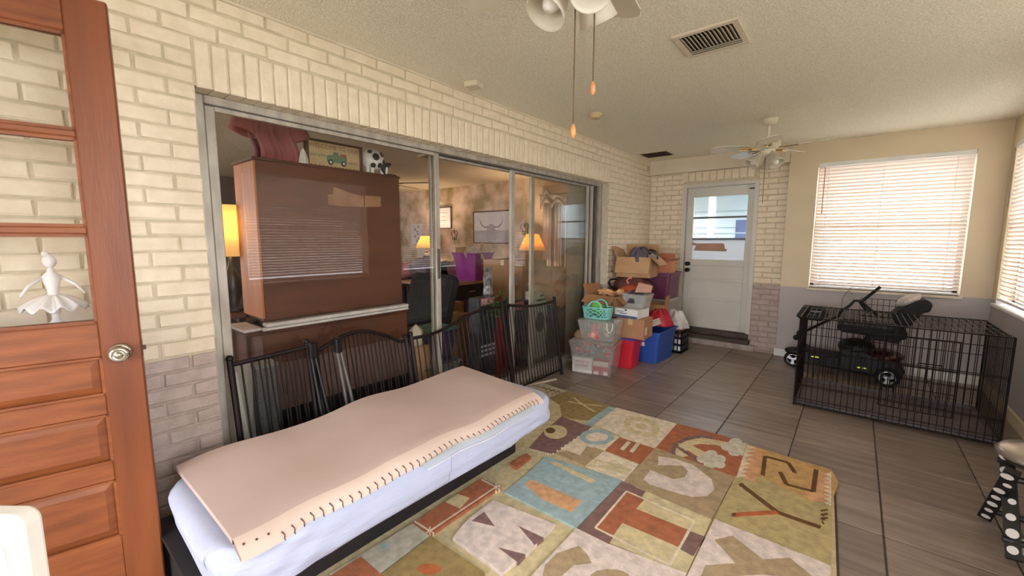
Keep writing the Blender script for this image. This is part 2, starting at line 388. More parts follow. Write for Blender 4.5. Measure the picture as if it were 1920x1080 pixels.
# ---------------------------------------------------------------- windows and blinds
slat_m = translucent('blind_slat_vinyl', (242, 232, 224), .32)
def blind(name, label, axis, c0, c1, z0, z1, plane, out, group=None):
    "axis 'x': on the back wall (y = plane); axis 'y': on the right wall (x = plane)"
    mid = (c0+c1)/2; root_loc = (mid, plane, z0) if axis == 'x' else (plane, mid, z0)
    t = thing(name, label, 'blind', root_loc, group)
    R = Matrix.Identity(4) if axis == 'x' else Matrix(((0, -1, 0, 0), (1, 0, 0, 0), (0, 0, 1, 0), (0, 0, 0, 1)))
    R = Matrix.Translation(Vector(root_loc)) @ (R if axis == 'x' else Matrix(((0, 1, 0, 0), (-1, 0, 0, 0), (0, 0, 1, 0), (0, 0, 0, 1))))
    # local frame: u along the window, v towards outside (+), w up from z0
    Lw = c1-c0; h = z1-z0
    B(R).cbox(-Lw/2, Lw/2, -.03, .02, h-.045, h, .004).build('headrail', white_p, t)
    n = int((h-.07)/.0355); sp = (h-.085)/n; wdt = .046; a = math.radians(43)
    prof = [(-wdt/2, -.0025), (-wdt/6, 0), (wdt/6, 0), (wdt/2, -.0025)]
    b = B()
    pts = []
    for u, q in prof: pts.append((u*math.cos(a)-q*math.sin(a), -(u*math.sin(a)+q*math.cos(a))))
    vs = [(-Lw/2+.008, p[0], p[1]) for p in pts]+[(-Lw/2+.008, p[0]+.0012, p[1]+.0014) for p in pts]
    vs += [(-x, y, z) for x, y, z in vs]
    fs = [(i, i+1, 8+i+1, 8+i) for i in range(3)]+[(4+i+1, 4+i, 12+i, 12+i+1) for i in range(3)]+[(0, 8, 12, 4), (3, 7, 15, 11)]
    me = b.add(vs, fs).mesh('slat', slat_m)
    rz = 0 if axis == 'x' else -PI/2
    for k in range(n):
        p = R @ Vector((0, -.005, h-.065-k*sp))
        o = inst('slat', me, p, t, (random.uniform(-.03, .03), 0, rz)); 
    zb = .014
    B(R).cbox(-Lw/2+.006, Lw/2-.006, -.025, .012, zb-.012, zb+.008, .003).build('bottom_rail', white_p, t)
    for f in (-.42, -.04, .40):
        B(R).tube([(f*Lw, -.032, zb), (f*Lw, -.032, h-.04)], .0016, 4).build('ladder_cord', paper, t)
    B(R).tube([(-Lw*.45, -.045, h-.05), (-Lw*.45, -.043, h-.55)], .004, 6).build('tilt_wand', M('grey_wand', (120, 112, 104), .4), t)
    return t
def window(nm, axis, c0, c1, z0, z1, plane, parts_mid=True):
    # frame and pane set towards outside
    R = Matrix.Translation(Vector(((c0+c1)/2, plane, z0) if axis == 'x' else (plane, (c0+c1)/2, z0))) @ (Matrix.Identity(4) if axis == 'x' else Matrix(((0, 1, 0, 0), (-1, 0, 0, 0), (0, 0, 1, 0), (0, 0, 0, 1))))
    Lw = (c1-c0)/2; h = z1-z0; fr = B(R)
    fr.box(-Lw, -Lw+.035, 0, .03, 0, h); fr.box(Lw-.035, Lw, 0, .03, 0, h); fr.box(-Lw, Lw, 0, .03, 0, .035); fr.box(-Lw, Lw, 0, .03, h-.035, h); fr.box(-Lw, Lw, 0, .03, h*.5-.015, h*.5+.015)
    o = struct(fr.build(nm, alu)); B(R).box(-Lw+.03, Lw-.03, .012, .016, .03, h-.03).build('pane', pane_glass, o); return o
window('window_1', 'x', WX0, WX1, WZ0, WZ1, DB+.10)
for i, (a, b) in enumerate(WINR): window('window_%d' % (i+2), 'y', a, b, WZ0-.03, WZ1, W+.10)
blind('window_blind', 'wide white horizontal blind on the far wall above the wire dog crate', 'x', WX0+.004, WX1-.004, WZ0+.005, WZ1, D+.022, 1)
blind('window_blind', 'white horizontal blind on the side wall beside the dog crate, next to the room corner', 'y', WINR[0][0]+.004, WINR[0][1]-.004, WZ0, WZ1, W+.025, 1)
blind('window_blind', 'white blind on the side wall, mirrored in the sliding glass over the brown hutch back', 'y', WINR[1][0]+.004, WINR[1][1]-.004, WZ0, WZ1, W+.025, 1)
s_ = B()
s_.cbox(WX0-.02, WX1+.02, D-.02, DB+.10, WZ0-.028, WZ0, .004)
struct(s_.build('trim_4', cream))
s_ = B()
for a, b in WINR: s_.cbox(W-.03, W+.10, a-.02, b+.02, WZ0-.055, WZ0-.028, .006)
struct(s_.build('trim_5', white_p))

# ---------------------------------------------------------------- outside
grass = M('outside_ground', (150, 146, 130), .9, (120, 124, 100), 2)
struct(B().box(-14, 14, -14, 20, -.35, -.25).build('ground', grass))
hs = thing('neighbour_house', 'pale blue patio wall with posts seen through the glass of the far door', 'building', (1, 8.3, 0))
pb = M('pale_blue_siding', (206, 222, 232), .6, (196, 214, 226), 3)
wsd = B().box(-2, 1.9, 8.3, 8.4, -.2, 3.4).box(1.88, 1.95, 6.15, 8.3, -.2, 2.4)  # second slab is an added screen blocking sky glare mirrored in the glass
wsd.build('wall', pb, hs)
for k in range(9): B().box(-2, 1.9, 8.27, 8.3, -.2+k*.3, .07+k*.3).build('siding_board', pb, hs)
for xx in (.33, .95): B().box(xx, xx+.1, 7.55, 7.65, -.2, 2.2).build('post', M('post_white', (226, 232, 236), .5), hs)
B().box(-1.2, 1.9, 7.4, 8.3, 2.15, 2.25).build('patio_roof', M('patio_roof', (150, 182, 205), .6), hs)
B().box(.62, .84, 8.22, 8.27, 1.15, 1.72).build('shutter', M('blue_shutter', (84, 104, 150), .6), hs)
B().tube([(-1, 7.6, 1.48), (1.9, 7.6, 1.48)], .012, 6).build('rail', M('rail_grey', (120, 140, 150), .5), hs)

# ---------------------------------------------------------------- back door
dr = struct(B().box(DX0-.03, DX0, DB-.012, DB+.12, .13, DZ1).box(DX1, DX1+.03, DB-.012, DB+.12, .13, DZ1).box(DX0-.03, DX1+.03, DB-.012, DB+.12, DZ1, DZ1+.03)
            .box(DX0-.05, DX0-.0, DB-.02, DB-.0, .07, DZ1+.0).box(DX1, DX1+.045, DB-.02, DB-.0, .07, DZ1).box(DX0-.05, DX1+.045, DB-.02, DB-.0, DZ1, DZ1+.045).build('door_1', white_d))
gx0, gx1 = .585, 1.215
yd = DB+.02
def rail(name, z0, z1, m=white_d): return B().cbox(DX0+.004, DX1-.004, yd, yd+.04, z0, z1, .003).build(name, m, dr)
B().cbox(DX0+.004, gx0, yd, yd+.04, .205, DZ1-.005, .003).build('stile', white_d, dr); B().cbox(gx1, DX1-.004, yd, yd+.04, .205, DZ1-.005, .003).build('stile', white_d, dr)
for z0, z1 in ((1.93, DZ1-.005), (1.035, 1.115), (.84, .87), (.585, .62), (.205, .26)): B().cbox(gx0, gx1, yd+.001, yd+.04, z0, z1, .003).build('rail', white_d, dr)
for z0, z1 in ((.87, 1.035), (.62, .84), (.26, .585)): B().box(gx0-.005, gx1+.005, yd+.012, yd+.03, z0, z1).build('panel', white_d, dr)
for z in (1.66, 1.385): B().cbox(gx0, gx1, yd+.004, yd+.036, z-.012, z+.012, .003).build('muntin', M('muntin_dark', (96, 104, 106), .5), dr)
B().box(gx0, gx1, yd+.018, yd+.022, 1.397, 1.93).build('pane', pane_glass, dr)
B().box(gx0, gx1, yd+.018, yd+.022, 1.115, 1.373).build('frosted_pane', translucent('frosted', (214, 216, 218), .5), dr)
tp = B().prism([(gx0+.02, 1.23), (gx0+.42, 1.225), (gx0+.43, 1.255), (gx0+.40, 1.26), (gx0+.40, 1.29), (gx0+.385, 1.33), (gx0+.05, 1.325), (gx0+.0, 1.345), (gx0+.0, 1.30), (gx0+.05, 1.295)], 'y', yd+.014, yd+.018).build('brown_tape', M('parcel_tape', (176, 132, 110), .5), dr)
for z in (1.055, .97): B().lathe([(.028, 0), (.028, .012), (.016, .016), (.014, .035), (.026, .04), (.028, .055), (.015, .066), (0, .068)], (DX0+.05, yd, z), 14, 0, look((0, -1, 0))).build('door_knob', M('dark_bronze', (46, 40, 36), .3, metal=.7), dr, True)
B().box(DX1-.06, DX1-.0, yd-.01, yd, 1.99, 2.005).build('latch', blackm, dr)

# ---------------------------------------------------------------- sliding glass window in the brick opening
sw = B(); fx0, fx1 = -.195, -.095; OZF = 2.034; OZ = 2.03
sw.cbox(fx0, fx1, OY0, OY0+.05, 0, OZF, .004); sw.cbox(fx0, fx1, OY1-.05, OY1, 0, OZF, .004)
sw.cbox(fx0, fx1, OY0+.0505, OY1-.0505, OZ-.036, OZF, .004); sw.cbox(fx0+.004, fx1-.004, OY0+.0505, OY1-.0505, 0, .035, .004)
sliding = struct(sw.build('window_5', alu))
for x in (-.115, -.155): B().box(x-.004, x+.004, OY0+.04, OY1-.04, OZ-.046, OZ-.034).build('head_track', alu_d, sliding)
def spanel(y0, y1, xc, g, sl=.042, sr=.042):
    z1 = OZ-.042
    f = B().cbox(xc-.014, xc+.014, y0, y0+sl, .035, z1, .003).cbox(xc-.014, xc+.014, y1-sr, y1, .035, z1, .003)
    f.box(xc-.013, xc+.013, y0+sl, y1-sr, .035, .085).box(xc-.013, xc+.013, y0+sl, y1-sr, z1-.02, z1)
    o = f.build('sash', alu, sliding); B().box(xc-.003, xc+.003, y0+sl-.005, y1-sr+.005, .08, z1-.018).build('pane', g, o); return o
spanel(.645, 2.06, -.115, slider_glass)
spanel(2.02, 3.30, -.165, glass('clear_slider_glass', (.95, .96, .95), .5), .02, .055)
spanel(2.91, 4.32, -.138, slider_glass, .055, .03)
spanel(3.30, 4.55, -.182, hazy_glass, .02, .03)
for k, y in enumerate((4.36, 4.42, 4.48)): B().cbox(-.14+k*.012, -.11+k*.012, y, y+.028, .035, OZ-.04, .003).build('stile', alu if k != 1 else alu_d, sliding)
B().cbox(-.13, -.093, 2.022, 2.05, 1.08, 1.30, .004).build('pull_handle', alu_d, sliding)
B().cbox(-.14, -.10, 2.96, 2.975, .95, 1.05, .003).build('latch', alu_d, sliding)

# ---------------------------------------------------------------- ceiling fittings
t = thing('ceiling_vent', 'white metal ceiling vent with angled louvres, between the two ceiling fans', 'vent', (1.6, 2.5, H))
vc = [at(1256, 70, 'z', H), at(1380, 30, 'z', H), at(1408, 74, 'z', H), at(1300, 108, 'z', H)]
B().box(1.44, 1.76, 2.34, 2.372, H-.012, H).box(1.44, 1.76, 2.628, 2.66, H-.012, H).box(1.44, 1.472, 2.372, 2.628, H-.012, H).box(1.728, 1.76, 2.372, 2.628, H-.012, H).build('frame', cream, t, bev=.003)
B().box(1.472, 1.728, 2.372, 2.628, H-.002, H-.0005).build('duct_plate', M('duct_dark', (60, 54, 46), .8), t)
for k in range(3):
    B(RA(.7, 'X', (0, 2.574+k*.022, H-.012))).box(1.472, 1.728, 2.565+k*.022, 2.583+k*.022, H-.013, H-.011).build('louvre', cream, t)
me = B(RA(.75, 'Y')).box(-.010, .010, -.085, .085, -.001, .001).mesh('louvre', cream)
for k in range(13): inst('louvre', me, (1.484+k*.0193, 2.465, H-.013), t)
t = thing('ceiling_vent', 'dark slotted ceiling vent above the brick corner by the far door', 'vent', (.28, 5.28, H))
B().box(.10, .46, 5.12, 5.43, H-.010, H).build('frame', cream, t, bev=.003)
for k in range(2): B().box(.13, .43, 5.155+k*.135, 5.27+k*.125, H-.014, H-.010).build('slot', M('duct_brown', (74, 56, 46), .8), t)
for k in range(5): B(RA(.6, 'X', (0, 5.16+k*.055, H-.016))).box(.12, .44, 5.15+k*.055, 5.17+k*.055, H-.017, H-.015).build('louvre', M('louvre_brown', (96, 78, 64), .7), t)
p = at(888, 155, 'z', H)
t = thing('motion_sensor', 'small square off-white box on the ceiling near the brick wall', 'sensor', p)
B(RZ(.3, p)).cbox(p.x-.05, p.x+.05, p.y-.05, p.y+.05, H-.035, H, .004).build('case', cream, t)
p = at(1117, 214, 'z', H)
t = thing('smoke_detector', 'small round yellowed smoke detector on the ceiling', 'smoke detector', p)
yl = M('yellowed_plastic', (206, 186, 140), .5)
B().lathe([(.055, 0), (.055, -.012), (.045, -.02), (.042, -.032), (.03, -.038), (0, -.038)], p, 16).build('case', yl, t)
for k in range(6):
    a = k*PI/3; B().box(p.x+.036*math.cos(a)-.004, p.x+.036*math.cos(a)+.004, p.y+.036*math.sin(a)-.004, p.y+.036*math.sin(a)+.004, H-.035, H-.018).build('slot', card, t)
# light rail where ceiling meets the brick
struct(B().box(-.002, .012, YR, DB, H-.012, H).build('trim_6', cream))

fan_w = M('fan_white', (218, 208, 184), .3)
frost = translucent('frosted_shade', (222, 214, 196), .35)
bulb_m = M('bulb_white', (240, 236, 226), .3)
def fan(loc, zh, ang, label, blade_r, n=5, shades=((0, .6), ), R=.11, mats=None, chains=(), ends=None, light=True, bmat=None, shade_l=.13, rod=True, name='ceiling_fan'):
    x, y = loc; fm = mats or fan_w; bmat = bmat or fm
    t = thing(name, label, 'ceiling fan', (x, y, H))
    B().lathe([(.065, 0), (.068, -.012), (.055, -.045), (.02, -.06), (.0, -.06)], (x, y, H), 20).build('canopy', fm, t, True)
    B().tube([(x, y, H-.055), (x, y, zh+.05)], .012, 10).build('downrod', fm, t)
    B().lathe([(.02, .06), (.05, .055), (R*.95, .035), (R, .0), (R*.95, -.03), (R*.6, -.045), (0, -.045)], (x, y, zh), 24).build('motor_housing', fm, t, True)
    B().lathe([(.05, -.04), (.06, -.055), (.055, -.085), (.03, -.10), (0, -.10)], (x, y, zh), 18).build('light_kit', fm, t, True)
    for k in range(n):
        a = ang+2*PI*k/n; m = Matrix.Translation(Vector((x, y, zh-.03))) @ Matrix.Rotation(a, 4, 'Z') @ Matrix.Rotation(.2, 4, 'X')
        b = B(m); prof = [(R+.07, -.05), (R+.1, -.062), (blade_r-.06, -.07), (blade_r-.015, -.055), (blade_r, -.02), (blade_r, .02), (blade_r-.015, .055), (blade_r-.06, .07), (R+.1, .062), (R+.07, .05)]
        b.prism(prof, 'z', 0, .006).build('blade', bmat, t)
        B(m).tube([(R*.7, 0, .0), (R+.03, 0, -.008), (R+.06, .025, -.004), (R+.13, .02, -.003)], .006, 6).tube([(R+.03, 0, -.008), (R+.06, -.025, -.004), (R+.13, -.02, -.003)], .006, 6).build('blade_bracket', brass if mats is None else fm, t)
    if light:
        arms = [(Vector((x, y, zh-.075))+Vector((math.cos(a), math.sin(a), 0))*.045, Vector((math.cos(a)*math.sin(q), math.sin(a)*math.sin(q), -math.cos(q)))) for a, q in shades] if ends is None else [(p, (e-p).normalized()) for p, e in ends]
        for c, d in arms:
            mm = look(d); o = B().shell([(.018, 0), (.022, .02), (.028, .045), (.042, .075), (.056, shade_l-.02), (.062, shade_l)], c, 20, 0, mm).build('shade', frost, t, True, solid=.003)
            B().lathe([(.0, .03), (.016, .035), (.03, .075), (.03, .10), (.018, .125), (0, .13)], c, 14, 0, mm).build('bulb', bulb_m, o, True)
            B().lathe([(.016, -.03), (.02, 0), (.02, .02), (0, .02)], c, 12, 0, mm).build('socket', fm, o)
    for cx, cy, z0, z1, bc in chains:
        o = B().tube([(cx, cy, z0), (cx, cy, z1)], .0022, 5).build('pull_chain', M('chain_bronze', (104, 84, 58), .4, metal=.5), t)
        if bc: B().lathe([(0, .0), (.006, .004), (.0095, .016), (.008, .03), (.003, .042), (0, .043)], (cx, cy, z1-.043), 12).build('chain_bob', M('pine_bob', (206, 138, 84), .4), o, True)
    return t
# near fan: its hub hangs just above the picture, shades and chains reach into it
hub = CAM+ray(1085, -75)*1.24
c1 = CAM+ray(1079, 0)*1.22; c2 = CAM+ray(1115, 20)*1.30
e1 = at(1075, 232, 'y', c1.y); e2 = at(1113, 152, 'y', c2.y)
def dir_to(px, py, dep, frm): return (CAM+ray(px, py)*dep)-frm
ctr = Vector((hub.x, hub.y))
ENDS = [(CAM+ray(a, b)*c, CAM+ray(d, e)*f) for a, b, c, d, e, f in ((1062, -44, 1.26, 1012, 44, 1.235), (1100, -66, 1.21, 1116, 6, 1.10), (1098, -56, 1.28, 1122, 42, 1.36), (1080, -80, 1.2, 1010, -110, 1.12))]
fan((hub.x, hub.y), hub.z+.11, math.radians(100), 'near ceiling fan with frosted bell shades and two long pull chains', .56, ends=ENDS, chains=((c1.x, c1.y, hub.z, e1.z, 1), (c2.x, c2.y, hub.z, e2.z, 1)), shade_l=.145)
fan((1.61, 4.4), 2.215, math.radians(-8), 'white ceiling fan hanging in front of the far door and brick soffit', .47, shades=((-2.6, .7), (-.7, .55), (1.6, .7)), chains=((1.60, 4.38, 2.1, 1.70, 0),), R=.098)

# ---------------------------------------------------------------- open wooden door, at the near end of the brick wall
kd = at(223, 660, 'z', .98); dd = Vector((.215, .977, 0)).normalized(); dn = Vector((dd.y, -dd.x, 0))   # normal towards the room
DOOR = Matrix((( dd.x, dn.x, 0, kd.x), (dd.y, dn.y, 0, kd.y), (0, 0, 1, 0), (0, 0, 0, 1)))
# local: u = along door, +u to the free edge; v = towards the room; w up. knob at u=0
UE, UL = .060, -.75
door2 = struct(B(DOOR).cbox(-.045, UE, -.042, 0, .012, 2.13, .004).build('door_2', oak))
B(DOOR).cbox(UL, UL+.105, -.042, 0, .012, 2.13, .004).build('stile', oak, door2)
def drail(z0, z1, nm='rail'): B(DOOR).cbox(UL+.10, -.043, -.040, -.001, z0, z1, .004).build(nm, oak_h, door2)
for z0, z1 in ((2.015, 2.13), (.97, 1.085), (.765, .835), (.525, .59), (.012, .31)): drail(z0, z1)
for z0, z1 in ((1.693, 1.714), (1.385, 1.408)): drail(z0, z1, 'muntin')
for z0, z1 in ((1.085, 1.385), (1.408, 1.693), (1.714, 2.015)):
    B(DOOR).box(UL+.10, -.043, -.024, -.020, z0-.004, z1+.004).build('pane', glass('door_glass', (.97, .97, .97), 1.6), door2)
    for v in (-.036, -.014):
        B(DOOR).box(UL+.105, -.043, v-.005, v+.005, z0, z0+.010).box(UL+.105, -.043, v-.005, v+.005, z1-.010, z1).box(-.053, -.043, v-.005, v+.005, z0, z1).build('glazing_bead', oak_h, door2)
for z0, z1 in ((.835, .97), (.59, .765), (.31, .525)):
    u0, u1, e = UL+.10, -.043, .032
    b = B(DOOR); v0, v1 = -.020, -.006
    vs = [(u0, v0, z0), (u1, v0, z0), (u1, v0, z1), (u0, v0, z1), (u0+e, v1, z0+e), (u1-e, v1, z0+e), (u1-e, v1, z1-e), (u0+e, v1, z1-e), (u0, -.034, z0), (u1, -.034, z0), (u1, -.034, z1), (u0, -.034, z1)]
    b.add(vs, [(4, 5, 6, 7), (0, 1, 5, 4), (1, 2, 6, 5), (2, 3, 7, 6), (3, 0, 4, 7), (11, 10, 9, 8)]).build('raised_panel', oak_h, door2)
    B(DOOR).box(u0, u1, -.012, -.002, z0, z0+.008).box(u0, u1, -.012, -.002, z1-.008, z1).box(u1-.008, u1, -.012, -.002, z0, z1).build('moulding', oak_h, door2)
kz = DOOR @ Vector((0.004, 0, .98)); mm = look(dn)
kn = B().lathe([(.031, 0), (.032, .004), (.022, .009), (.0, .009)], kz, 24, 0, mm).lathe([(.011, .006), (.011, .028), (.0, .03)], kz, 16, 0, mm).build('door_knob', chrome, door2, True)
B().lathe([(.012, .024), (.024, .028), (.0285, .038), (.0265, .050), (.018, .056), (.014, .052), (.010, .054), (.008, .060), (0, .060)], kz, 28, 0, mm).build('knob_face', chrome, kn, True)
B(DOOR).box(UE-.001, UE+.001, -.032, -.012, .955, 1.01).box(UE+.0, UE+.010, -.026, -.016, .975, .99).build('latch_plate', M('old_steel', (90, 70, 56), .4, metal=.7), door2)

# white rounded plastic appliance in front of the door
pa = CAM+ray(30, 1000)*.72
wp_ = M('off_white_plastic', (226, 220, 208), .4)
t = thing('portable_cooler', 'white rounded plastic panel appliance standing in front of the wooden door', 'appliance', (pa.x-.05, pa.y-.05, 0))
p0 = CAM+ray(-70, 966)*.75; p1 = CAM+ray(38, 968)*.75
ux = (p1-p0); ux.z = 0; lx = ux.length; ux.normalize(); ztop = p1.z
MX = Matrix(((ux.x, -ux.y, 0, p0.x), (ux.y, ux.x, 0, p0.y), (0, 0, 1, 0), (0, 0, 0, 1)))
def rrect(x0, x1, z0, z1, r, n=5):
    P = []
    for cx, cz, a0 in ((x1-r, z1-r, 0), (x0+r, z1-r, PI/2), (x0+r, z0+r, PI), (x1-r, z0+r, 1.5*PI)):
        for k in range(n+1): P.append((cx+r*math.cos(a0+k*PI/2/n), cz+r*math.sin(a0+k*PI/2/n)))
    return P
body = B(MX); body.prism(rrect(0, lx, .02, ztop, .025), 'y', 0, .035)
body.build('body', wp_, t, bev=.006)
B(MX).prism(rrect(.03, lx-.035, ztop-.34, ztop-.055, .012), 'y', -.002, .01).build('recessed_panel', M('pale_grey_panel', (196, 190, 178), .5), t)
for k in range(7): B(MX).box(.045, lx-.05, -.006, .0, ztop-.10-k*.035, ztop-.094-k*.035).build('louvre', M('panel_line', (150, 144, 134), .5), t)

# ---------------------------------------------------------------- bed with foam topper
bed = thing('bed_base', 'low black box base under the white mattress', 'bed', (.35, 1.2, 0))
blk = M('black_base', (22, 17, 16), .8, (30, 23, 21), 8)
B().cbox(.20, .70, .30, 1.97, .013, .242, .01).build('base_box', blk, bed)
B().cbox(.20, .715, .28, 1.98, .242, .252, .004).build('slat_deck', blk, bed)
sheet_m = M('white_sheet', (186, 191, 214), .8, (176, 182, 206), 4, bump=.45, bs=9, bst=(1.5, 1.2, 5))
def mattress(u, v):
    pass
mx0, mx1, my0, my1, mz0, mz1 = .225, .938, .31, 2.08, .262, .428
b = B(); NU, NV = 72, 20
def mfn(u, v):
    # v 0..1 from the middle of the top outwards to the underside; u around the outline
    th = 2*PI*u; cx, cy = (mx0+mx1)/2, (my0+my1)/2; hx, hy = (mx1-mx0)/2, (my1-my0)/2; e = .16
    c, s = math.cos(th), math.sin(th)
    ox = math.copysign(abs(c)**(e*2), c)*hx; oy = math.copysign(abs(s)**(e*1.1), s)*hy
    if v < .55: k = (v/.55); rr = k*.965; z = mz1
    elif v < .72: q = (v-.55)/.17; rr = .965+.035*math.sin(q*PI/2); z = mz1-.035*(1-math.cos(q*PI/2))
    elif v < .88: q = (v-.72)/.16; rr = 1+.004*math.sin(q*PI); z = mz1-.035-q*(mz1-mz0-.06)
    else: q = (v-.88)/.12; rr = 1-.05*q-.0; z = mz0+.025-.025*math.sin(q*PI/2)
    wv = 0
    if v > .5:
        wv = .007*math.sin(oy*9+ox*5+z*14)+.004*math.sin(oy*21+z*38+2*math.sin(oy*5))+.0035*math.sin(z*75+oy*6+1.5*math.sin(oy*11+1))+.0025*math.sin(oy*47-z*60)
        if abs(s) < .55 and z < .4: wv += .006*math.exp(-((z-.335-.012*math.sin(oy*4))/.008)**2)
    return (cx+ox*rr+(wv if abs(c) > abs(s)*.3 else 0)*(1 if c > 0 else -1), cy+oy*rr+(wv if abs(s) > .9 else 0), z+(.006*math.sin(oy*11) if v > .8 else 0))
b.grid(mfn, 220, 44)
mat = b.build('mattress', sheet_m, None, True); wm = mat.modifiers.new('weld', 'WELD'); wm.merge_threshold = .0006; tag(mat, 'narrow mattress in a wrinkled bluish-white sheet, under the beige foam topper', 'mattress')
foam = M('foam_beige', (202, 179, 170), .8, (194, 169, 158), 3, bump=.03, bs=40)
FC = [at(330, 880, 'z', .452), at(450, 1036, 'z', .452), at(1020, 745, 'z', .452), at(868, 690, 'z', .452)]   # near-left, near-right, far-right, far-left
def foam_pt(u, v, z=0):   # u from wall side to room side, v along the bed
    a = FC[0].lerp(FC[1], u); c = FC[3].lerp(FC[2], u); p = a.lerp(c, v)
    wv = (1-u)*(.011*math.sin(v*15.5+.6)+.006*math.sin(v*27))
    wn = u*(.010*math.sin(v*17+2)+.006*math.sin(v*31))
    drop = -.018*max(0, (u-.86)/.14)**1.4
    zz = .452+.018*math.sin(v*PI)*.4+(.006*math.sin(v*15.5)*(1-u))+.005*math.sin(v*13+u*3)+drop
    return Vector((p.x-wv*.7+wn*.8, p.y, zz+z))
top = thing('foam_topper', 'long beige foam mattress topper lying on the white mattress', 'mattress topper', FC[0])
TH = .012
b = B(); b.grid(lambda u, v: foam_pt(u*.90, v, TH), 26, 70); b.grid(lambda u, v: foam_pt((1-u)*.90, v, -TH*.6), 26, 70)
b.grid(lambda u, v: foam_pt(0, v, TH-u*TH*1.6), 1, 70); b.grid(lambda u, v: foam_pt(v*.90, 0, TH-(1-u)*TH*1.6), 1, 26); b.grid(lambda u, v: foam_pt(v*.90, 1, TH-u*TH*1.6), 1, 26)
b.build('foam_sheet', foam, top, True)
b = B(); b.grid(lambda u, v: foam_pt(.90+u*.10, v, TH-.016*u**2.5), 8, 90); b.grid(lambda u, v: foam_pt(1-u*.10, v, -TH*.6-.006*(1-u)), 8, 90)
b.grid(lambda u, v: foam_pt(1, v, (TH-.016)+(-TH*.6-.006-TH+.016)*u), 1, 90)
b.build('rolled_edge', M('foam_edge', (220, 198, 184), .8, (214, 190, 176), 3), top, True)
for k in range(46):
    v = .012+k/46*.975; c = foam_pt(.952+.012*math.sin(k*.7), v, TH-.002)
    e = foam_pt(1.0, v+.002, TH-.016)
    b = B()
    if k < 3: b.lathe([(.0035, 0), (.0035, .004), (0, .004)], c, 7)
    else: b.tube([c.lerp(e, .5)+Vector((0, 0, .004)), c.lerp(e, .85)+Vector((.001, .004, .003)), e+Vector((.003, .0, -.002)), e+Vector((.0035, .002, -.010))], [.0026, .0016, .0022, .001], 5)
    b.build('notch', M('notch_dark', (94, 70, 64), .9), top)
# clear plastic tape strip on the sheet edge
tg = thing('plastic_strip', 'clear plastic film strip along the sheet beside the foam edge', 'plastic film', foam_pt(1, .5))
film = glass('clear_film', (.9, .95, .95), 2.0, .15, .35, (.75, .82, .86))
b = B(); b.grid(lambda u, v: Vector((foam_pt(1, .42+v*.5).x+.012+u*(.035), foam_pt(1, .42+v*.5).y, .444-u*.012)), 3, 30); b.build('film', film, tg, True)
B().tube([foam_pt(1, .42+.5*k/12)+Vector((.05, 0, -.012)) for k in range(13)], .0016, 5).build('film_edge', paper, tg)
# round black cable loop beside the base
pc = at(886, 930, 'z', .02)
tag(B().tube([(pc.x+.055*math.cos(a*PI/10)-.01, pc.y+.05*math.sin(a*PI/10), .02) for a in range(-11, 12)], .003, 6).build('cable', blackm), 'thin black cable loop on the rug beside the bed base', 'cable')

# ---------------------------------------------------------------- rug
rc = {}
def rugc(name, rgb, rgb2=None):
    return M('rug_'+name, rgb, .95, rgb2 or tuple(int(v*.84) for v in rgb), 26, bump=.5, bs=260, lo=.3, hi=.7)
RC = dict(khaki=(218, 200, 156), olive=(164, 138, 86), cream=(238, 220, 192), pink=(232, 212, 200), rust=(182, 108, 72), brown=(138, 104, 98), teal=(168, 190, 190), tan=(182, 156, 120), orange=(228, 172, 124), gold=(212, 170, 108), grn=(196, 176, 122), dk=(110, 74, 34), white=(222, 214, 192), lk=(222, 202, 156), grey=(196, 188, 168), or2=(190, 104, 60), edge=(90, 62, 44))
RK = list(RC); rmats = [rugc(k, RC[k]) for k in RK]
rug = thing('rug', 'large area rug of alphabet letters in khaki, rust, brown and teal squares', 'rug', (1.3, 1.8, 0))
RZ0 = .009; ZR = .010
def g6(x, y): return at(960+x/2.842, 700+y/2.842, 'z', ZR)
def g7(x, y): return at(600+x/3.176, 740+y/3.176, 'z', ZR)
def g8(x, y): return at(740+x/4.571, 880+y/4.571, 'z', ZR)
cR = at(1566, 884, 'z', ZR); cL = at(1000, 722, 'z', ZR)
RX1 = at(1573, 1075, 'z', ZR); dv = (RX1-cR).normalized(); far_y = lambda x: cL.y+(cR.y-cL.y)*(x-cL.x)/(cR.x-cL.x)
xr = lambda y: cR.x+dv.x*(y-cR.y)/dv.y
outl = [(.02, far_y(.02))]+[(x, far_y(x)) for x in (.8, 1.6)]+[(xr(3.0)-.15+.15*math.sin(a), far_y(2.2)-.13+.13*math.cos(a)) for a in (0, .4, .8, 1.2, 1.57)]+[(xr(.35), .35), (.02, .35)]
outl = outl[::-1]
body = B().prism(outl, 'z', 0, RZ0, 0).build('pile', rmats[0], rug)
bind = B().tube([(p[0], p[1], .006) for p in outl], .006, 6).build('binding', rmats[RK.index('edge')], rug)
pat = B(); lay = [0]
def patch(col, pts, fn=g6, name=None):
    lay[0] += 1; z = RZ0+.0004+.00012*lay[0]
    P = [fn(*p) if fn else Vector((p[0], p[1], 0)) for p in pts]
    P2 = [(p.x, p.y, z) for p in P]
    ar = sum(P2[i][0]*P2[(i+1) % len(P2)][1]-P2[(i+1) % len(P2)][0]*P2[i][1] for i in range(len(P2)))
    if ar < 0: P2 = P2[::-1]
    n = len(P2); pat.add(P2+[(x, y, RZ0-.001) for x, y, _ in P2], [list(range(n))]+[(i, n+i, n+(i+1) % n, (i+1) % n) for i in range(n)], RK.index(col))
def stroke(col, pts, wd, fn=g6):
    P = [fn(*p) for p in pts]
    for a, b in zip(P, P[1:]):
        d = (b-a).normalized(); q = Vector((-d.y, d.x, 0))*wd/2; patch(col, [tuple((p)[:2]) for p in (a-q, b-q, b+q, a+q)], None)
